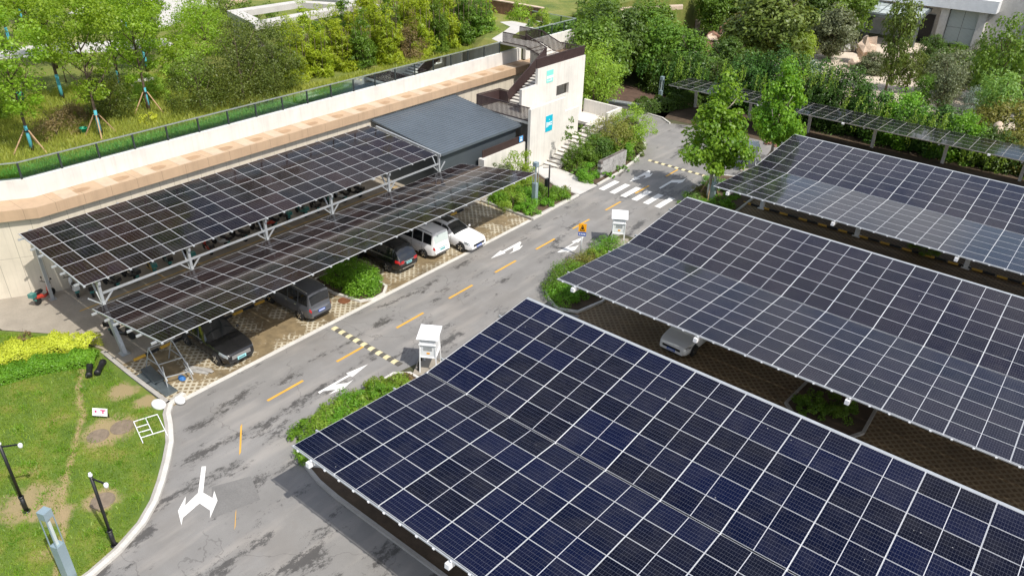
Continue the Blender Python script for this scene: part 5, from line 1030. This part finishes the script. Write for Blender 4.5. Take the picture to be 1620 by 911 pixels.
for i,(x,y,h,r,mt) in enumerate(V_):
    lb=['dark vine mound at the left end of the hedge behind the canopy strip','green vine mound above the post of the canopy strip','dark vine mound just left of the two street trees','vine mound rising behind the two street trees','tall vine mound right of the street trees','tallest vine mound of the hedge with long trailing shoots','tall vine mound right of the tallest one','vine mound below the sandy plaza','bright green vine mound above the second slim post','vine mound with yellow tips beside the plaza','bright low vine mound near the right end of the hedge','dark low vine mound by the stone posts','rusty leaved low mound near the right edge','dark low mound at the right edge','vine mound past the right edge'][i]
    g=shrub('vine_hedge',lb,x,y,0,h*1.02,r+.7,mt,13000,190+i,'bush',.22,'vine mounds of the hedge behind the canopy strip',ry=2.0,cat='hedge',k=170,asp=.55,jit=.3)
    # trailing shoots
    rg=np.random.default_rng(300+i); m_=22; P=[];N=[]
    for k in range(m_):
        a=rg.uniform(-1,1)*r; z0=h*rg.uniform(.55,.95); l=rg.uniform(.8,2.0)
        for j in range(26): t_=j/26; P.append((a+rg.normal()*.08,-1.95-.35*t_+rg.normal()*.06,max(.1,z0-l*t_))); N.append((0,-1,.5))
    link('foliage',quads('foliage',np.array(P),np.array(N)+rg.normal(size=(len(P),3))*.5,.17,'lf_bright' if i%2 else 'lf_vine',.5,400+i),g)
# trees of the far garden
TM=[trunk_mesh(5.5,.16,s,9,2.0,.3) for s in (501,502,503)]
TC={}
def far_tree(label,x,y,h,r,mat,form='round',sd=0,n=6500,leaf=.30,base=.22,name='garden_tree',asp=.55,group='trees of the far garden',jit=.26):
    key=(mat,form,sd%2,n,leaf)
    if key not in TC: TC[key]=crown('crown',mat,n,3,3,6,120,leaf,600+sd,form,jit=jit,asp=asp)
    g=thing(name,label,'tree',(x,y,0),sd*1.3,group); t_=link('trunk',TM[sd%3],g); t_.scale=(r/3,r/3,h*.8/5.5); c=link('crown',TC[key],g,(0,0,h*base)); c.scale=(r/3,r/3,h*(1-base)/6); return g
far_tree('bright yellow green tree leaning against the far end of the stair tower',-38.9,60.6,7.1,2.7,'lf_bright','round',0,8500,.20,.16)
F_=[(-42.8,66.5,7.6,3.2,'lf_mid','round','tall mid green tree behind the bright one at the tower'),(-45.2,72.5,8.0,3.4,'lf_dark','round','dark green tree above the corner of the glass railing'),(-41.5,77,6.6,3.2,'lf_mid','round','loose green tree left of the light column with the guy wire'),(-37.6,76.8,5.6,3.0,'lf_mid','bush','broad green tree over the start of the vine hedge'),(-48.5,76,7.6,3.4,'lf_mid','round','green tree behind the dark one near the railing corner'),(-52.5,82,7.2,3.4,'lf_dark','round','dark tree at the top of the garden edge'),(-47.5,85,6.8,3.0,'lf_mid','round','tree just left of the round grey court'),(-48.3,104,6.4,2.6,'lf_mid','vase','bright tree right of the round grey court'),(-44,80.5,5.2,2.6,'lf_bright','round','lighter tree below the round grey court'),
(-34.2,90.5,9.0,4.2,'lf_olive','round','large olive green willow behind the vine hedge'),(-31.5,93.0,5.2,1.8,'lf_bright','bush','fresh green round shrub right of the willow'),(-30.6,102,6.2,2.4,'lf_grey','round','grey green tree left of the canopied entrance'),(-33.6,114,8.0,3.4,'lf_mid','round','green tree above the dark rocks'),(-34.5,111,6.6,2.4,'lf_bright','round','yellow green tree beside the entrance column'),(-20.8,92.0,9.2,2.2,'lf_conifer','vase','tall dark pine in front of the entrance canopy'),(-19.0,93.4,4.6,1.7,'lf_olive','round','lower olive tree close to the tall pine'),(-27.6,86.5,3.2,1.3,'lf_blue','bush','small blue grey shrub at the plaza edge'),
(-15.2,94,4.8,2.6,'lf_grey','round','grey green tree in front of the right hand window'),(-11.6,96,5.4,2.8,'lf_dark','round','dark tree right of the grey green one'),(-10.6,90,9.0,2.6,'lf_mid','round','tall green tree near the right edge'),(-8.8,81,6.0,2.0,'lf_railgrass','vase','feathery pale green tree at the right edge'),(-13.6,84.5,5.4,1.7,'lf_grey','vase','thin grey tree on the sandy plaza'),(-15.4,84.0,4.2,1.2,'lf_mid','vase','slim green tree left of the thin grey one'),(-11.4,87,3.2,1.2,'lf_blue','bush','pale blue grey shrub on the plaza'),(-7.6,79,4.4,2.2,'lf_rust','round','rusty olive tree above the right end of the hedge'),(-11.5,108,4.6,2.6,'lf_olive','round','olive tree beside the building at the right'),(-7.0,104,6.6,3.0,'lf_olive','round','large olive tree at the top right corner'),
(-21.2,113,3.0,1.8,'lf_dark','bush','dark bush at the foot of the building beside the entrance'),(-18.3,112,2.4,1.6,'lf_mid','bush','green bush under the curtained window'),(-15.6,111,3.3,1.9,'lf_grey','bush','grey bush at the right of the curtained window'),(-18.6,104.5,2.6,1.8,'lf_dark','bush','dark bush between plaza and building'),(-15.6,102,3.4,2.0,'lf_mid','bush','green bush on the bank right of the plaza'),(-12.5,103,4.2,2.2,'lf_olive','round','olive bush on the bank near the side building'),(-24.5,99,2.4,1.5,'lf_grey','bush','grey bush behind the tall pine'),(-40.5,97,5.0,2.4,'lf_mid','bush','green shrub beside the red rockery'),(-42.5,112,7.5,3.5,'lf_dark','round','dark tree behind the red rockery'),(-37.5,108,8.2,3.6,'lf_dark','round','dark tree behind the willow'),(-52,116,8,4,'lf_dark','round','dark tree behind the round grey court'),(-60,118,8,4,'lf_dark','round','dark tree left of the one behind the court'),(-46,126,9,4,'lf_mid','round','green tree far behind the rockery'),(-38,126,9,4,'lf_mid','round','green tree far behind the willow'),(-62,92,7,3.4,'lf_bright','round','yellow green tree at the top of the terrace'),(-58,100,7,3,'lf_mid','round','tree between the terrace roof and the grey court'),(-27,82,3.6,2.2,'lf_mid','bush','broad green shrub behind the tallest vine mound'),(-36,83,4.6,2.6,'lf_dark','bush','dark shrub in front of the willow, left'),(-5.0,83,5.2,2.2,'lf_mid','round','green tree past the stone posts'),(-3,92,8,3,'lf_dark','round','dark tree beyond the right edge'),(-17.2,103,2.6,1.5,'lf_grey','bush','grey shrub below the right hand window')]
for i,(x,y,h,r,mt,fm,lb) in enumerate(F_): far_tree(lb,x,y,h*1.04,r*(1.12 if x<-22 or x>-9 else .95),mt,fm,i,10000 if x<-22 else 4800,.30 if y<90 else .34,.02 if fm=='bush' else .10)
rgf=random.Random(9)
for i in range(16):
    x,y=-75+i*7.5+rgf.uniform(-2,2),150+rgf.uniform(-9,16); far_tree('tree in the far belt behind the park, %s from the left'%(ORD+['fifteenth','sixteenth'])[i],x,y,10,5,['lf_dark','lf_mid','lf_olive'][i%3],'round',i,6500,.34,.15,'belt_tree',group='trees of the far belt')
bpy.context.view_layer.update()
for o in list(bpy.data.objects):
    if o.parent is None and abs(o.location.z-GZ)<.01 and o.type=='EMPTY': o.location.x-=.5; o.location.y+=.35
# ---------------------------------------------------------------- far garden things
def rock(bmv,c,r,rg,fl=.75,m=0):
    n=rg.randint(0,1000); b=len(bmv.v); pr=[]
    for i in range(6):
        th=PI*i/5; 
        for k in range(9):
            a=2*PI*k/9; q=r*(.78+.3*math.sin(n+k*1.9+i*1.3)*math.sin(i*1.1+n)+rg.uniform(-.1,.1)); bmv.v.append((c[0]+q*math.sin(th)*math.cos(a),c[1]+q*math.sin(th)*math.sin(a),c[2]+q*fl*math.cos(th)))
    for i in range(5):
        for k in range(9): a=b+i*9+k; d=b+i*9+(k+1)%9; bmv.f.append((a,a+9,d+9,d)); bmv.m.append(m)
def rock_thing(label,x,y,z,r,mat,seed,fl=.75,grp=None,cat='rock'):
    s=MB(); rock(s,(0,0,r*fl*.6),r,random.Random(seed),fl); o=s.obj('rock',mat,smooth=False); o.location=(x,y,z); return tag(o,label,cat,grp)
rk=random.Random(31)
for i in range(14):
    rock_thing('red brown rock in the rockery right of the grey court, %s from its foot'%ORD[i],-43.4+rk.uniform(-1.5,1.5)-i*.22,93.5+i*1.35,.0+.22*i*.5,rk.uniform(.8,1.35),'stone_red' if i%3 else 'stone_pale',i,.8,'rocks of the red rockery')
for i in range(10):
    rock_thing('dark weathered rock by the shaded bank, %s from the left'%ORD[i],-35.2+i*.75+rk.uniform(-.2,.2),108.5+rk.uniform(-.8,.8),0,rk.uniform(.55,1.0),'stone_dark' if i%3 else 'stone_grey',40+i,.9,'rocks at the shaded bank')
rock_thing('upright round pale sculpture stone on the plaza',-26.9,103.2,1.1,1.55,'stone_pale',61,1.0); rock_thing('flat pale boulder below the round sculpture stone',-26.8,100.6,0,1.5,'stone_pale',62,.55)
for i,(x,y,h) in enumerate(((-7.5,75.9,3.3),(-3.9,76.3,3.0))):
    s=MB(); s.tube([(0,0,0),(0,0,h*.75),(0,0,h*.92),(0,0,h)],[.5,.46,.4,.12],9); o=s.obj('stone_post','stone_pale',smooth=True); o.location=(x,y,0); tag(o,['round topped pale stone post at the right end of the hedge','round topped pale stone post nearer the right edge'][i],'stone post','stone posts')
for i in range(8): rock_thing('brown rubble stone beside the farther street tree, %s from the left'%ORD[i],-23.9+i*.42,66.3+rk.uniform(-.5,.6),0,rk.uniform(.22,.42),'stone_red' if i%4 else 'stone_pale',70+i,.6,'rubble beside the street tree')
s=MB(); s.ribbon([(-58.6,110.8),(-56,110.2),(-53.4,108.4),(-51.4,105.6)],0,.8,0,1.5); tag(s.obj('stone_wall','stone_pale',org=(-55,109,0)),'pale curved stone wall behind the round grey court','wall')
s=MB(); s.box(-68,-49,66.2,67.2,6.4,7.4); 
g=thing('terrace_wall','brown brick garden wall behind the bamboo','wall',(-56,69,GZ)); MB().box(-64,-51.8,69.0,69.4,GZ,GZ+1.3).obj('bricks','stone_red',g,org=True); MB().box(-64.1,-51.7,68.95,69.45,GZ+1.302,GZ+1.4).obj('coping','stone_pale',g,org=True)
g=thing('flat_roof','long flat cream roof beyond the corner of the garden','roof',(-48,88,0)); MB().prism([(-58,78),(-50,82),(-46,90.5),(-46.6,91.5),(-51,84),(-58.5,80)],5.6,6.0).obj('roof_slab','ledge_light',g,org=True)
for x,y in ((-56,79.4),(-51,83),(-48.5,87.2)): MB().box(x-.2,x+.2,y-.2,y+.2,0,5.6).obj('column','stone_dark',g,org=True)
# pergola ring above the junipers
g=thing('pergola','pale concrete ring pergola standing behind the junipers','pergola',(-61,43,GZ))
Q=[(-63.3,39.6),(-63.3,46.2),(-59.0,48.6),(-57.6,38.2)]
pr=MB(); pr.ribbon([(-63.4,39.4),(-57.9,38.0),(-58.6,48.6),(-63.3,46.3)],-.55,.55,9.1,9.6,closed=True); pr.obj('ring_beam','path_white',g,org=True)
for x,y in ((-63.4,39.4),(-57.9,38.0),(-58.6,48.6),(-63.3,46.3)): MB().box(x-.22,x+.22,y-.22,y+.22,GZ,9.1).obj('column','path_white',g,org=True)
s=MB(); s.box(-66.5,-57.0,49.6,51.0,9.0,9.5); s.box(-66.2,-65.6,50,50.6,GZ,9.0); s.box(-57.9,-57.3,50,50.6,GZ,9.0); tag(s.obj('pergola_beam','path_white',org=(-62,50,GZ)),'second pale pergola beam above the bamboo','pergola')
for i,(x,y,lx,ly) in enumerate(((-70.0,34.2,2.6,.6),(-58.5,27.5,1.8,.6))): 
    s=MB(); s.box(-lx/2,lx/2,-ly/2,ly/2,.36,.46); s.box(-lx/2+.1,-lx/2+.4,-ly/2+.05,ly/2-.05,0,.36); s.box(lx/2-.4,lx/2-.1,-ly/2+.05,ly/2-.05,0,.36); o=s.obj('stone_bench','path_white'); o.location=(x,y,GZ); o.rotation_euler=(0,0,R(75)); tag(o,['white stone bench on the garden path','white stone bench behind the junipers'][i],'bench')
s=MB(); s.lathe((0,0,0),[(.17,0),(.24,.42),(.26,.43),(.25,.46),(.22,.45),(.16,.06),(.01,.05)],14); o=s.obj('bucket','green_plastic',smooth=True); o.location=(-50.5,19.4,GZ); tag(o,'green plastic bucket in the grass behind a staked tree','bucket')
s=MB(); s.lathe((0,0,0),[(.2,0),(.26,.5),(.27,.55),(.05,.6)],12); o=s.obj('green_tub','green_plastic',smooth=True); o.location=(-57.5,18.7,GZ+1.2); tag(o,'green tub on a stand behind the corner shrubs','tub'); o.location.z=GZ+.9
s=MB(); s.tube([(-57.5,18.7,GZ),(-57.5,18.7,GZ+.9)],.05,6); tag(s.obj('tub_stand','wood',org=(-57.5,18.7,GZ)),'wooden stake holding the green tub','stake')
g=thing('litter_bin','black litter bin beside the upper garden path','bin',(-46.3,60.7,GZ)); MB().box(-.28,.28,-.28,.28,0,.95).obj('case','black',g); MB().box(-.33,.33,-.33,.33,.951,1.06).obj('lid','dark_steel',g)
# the building at the top right
bd_=thing('entrance_building','white and pale stone building with curtained windows and a glass entrance canopy','building',(-20,122,0))
pm('stone_pier',(.56,.54,.50),.14,2.5,.85,fine=.25); pm('curtain',(.60,.64,.60),.06,3,.8)
def bb(nm,mat,*b): 
    s=MB()
    for q in b: s.box(*q)
    return s.obj(nm,mat,bd_,org=True)
bb('wall','stone_pier',(-34,-8,123.4,140,0,12)); bb('pier','stone_pier',(-23.2,-22.2,121.9,123.39,0,4.9)); bb('pier','stone_pier',(-18.5,-17.6,121.9,123.39,0,4.9))
bb('fascia','white_metal',(-31,-16.6,121.2,123.39,4.95,6.5)); bb('upper_wall','white_metal',(-31,-17,122.2,123.38,6.502,12))
w=bb('window','window_pale',(-22.19,-18.51,122.6,122.75,.25,4.9))
for x in (-22.15,-20.35,-18.55): bb('mullion','rail_dark',(x-.05,x+.05,122.5,122.598,.25,4.9))
for z in (.3,2.5,4.85): bb('transom','rail_dark',(-22.19,-18.51,122.48,122.499,z-.05,z+.05))
s=MB()
for k in range(24): x=-22.1+k*.15; s.box(x,x+.075,122.42,122.45,.4,4.75)
q=s.obj('curtain','curtain',bd_,org=True)
bb('window','window_pale',(-29,-18.2,122.05,122.19,7.3,9.0)); bb('door','dark_steel',(-25.6,-24.0,123.2,123.38,0,3.6)); bb('door_frame','ledge_tan',(-26.2,-25.65,123.0,123.37,0,3.7))
cp=MB(); cp.add([(-32.6,115.6,3.55),(-24.4,116.2,3.55),(-24.4,122,4.25),(-32.6,122,4.25),(-32.6,115.6,3.95),(-24.4,116.2,3.95),(-24.4,122,4.65),(-32.6,122,4.65)],[(3,2,1,0),(4,5,6,7),(0,1,5,4),(1,2,6,5),(2,3,7,6),(3,0,4,7)]); cp.obj('canopy_frame','post_dark' if 'post_dark' in MATS else 'steel_grey',bd_,org=True)
cg=MB()
for i in range(3):
    for j in range(3):
        x0=-32.3+i*2.6; x1=x0+2.45; y0=116.3+j*1.85; y1=y0+1.7; za=3.97+(y0-115.6)/6.4*.7; zb_=3.97+(y1-115.6)/6.4*.7; cg.add([(x0,y0,za),(x1,y0,za),(x1,y1,zb_),(x0,y1,zb_)],[(0,1,2,3)])
cg.obj('canopy_glass','window_pale',bd_,org=True); bb('canopy_column','steel_grey',(-31.4,-30.8,117.6,118.2,0,3.6)); bb('canopy_column','steel_grey',(-25.2,-24.6,117.6,118.2,0,3.6))
b2=thing('side_building','white building corner with a dark window at the top right edge','building',(-6,112,0)); s=MB(); s.box(-9,6,112,128,0,10); s.obj('wall','white_metal',b2,org=True)
for k in range(3): MB().box(-8+k*3.4,-5.6+k*3.4,111.9,112.0,2.6,5.0).obj('window','glass_dark',b2,org=True)
b3=thing('glazed_pavilion','pale blue glazed pavilion wall behind the willow','building',(-39,121,0)); MB().box(-41,-35.5,121,124,0,6.5).obj('glazing','window_pale',b3,org=True)
for k in range(5): MB().box(-41+k*1.35,-40.92+k*1.35,120.9,120.99,0,6.5).obj('mullion','post_blue',b3,org=True)
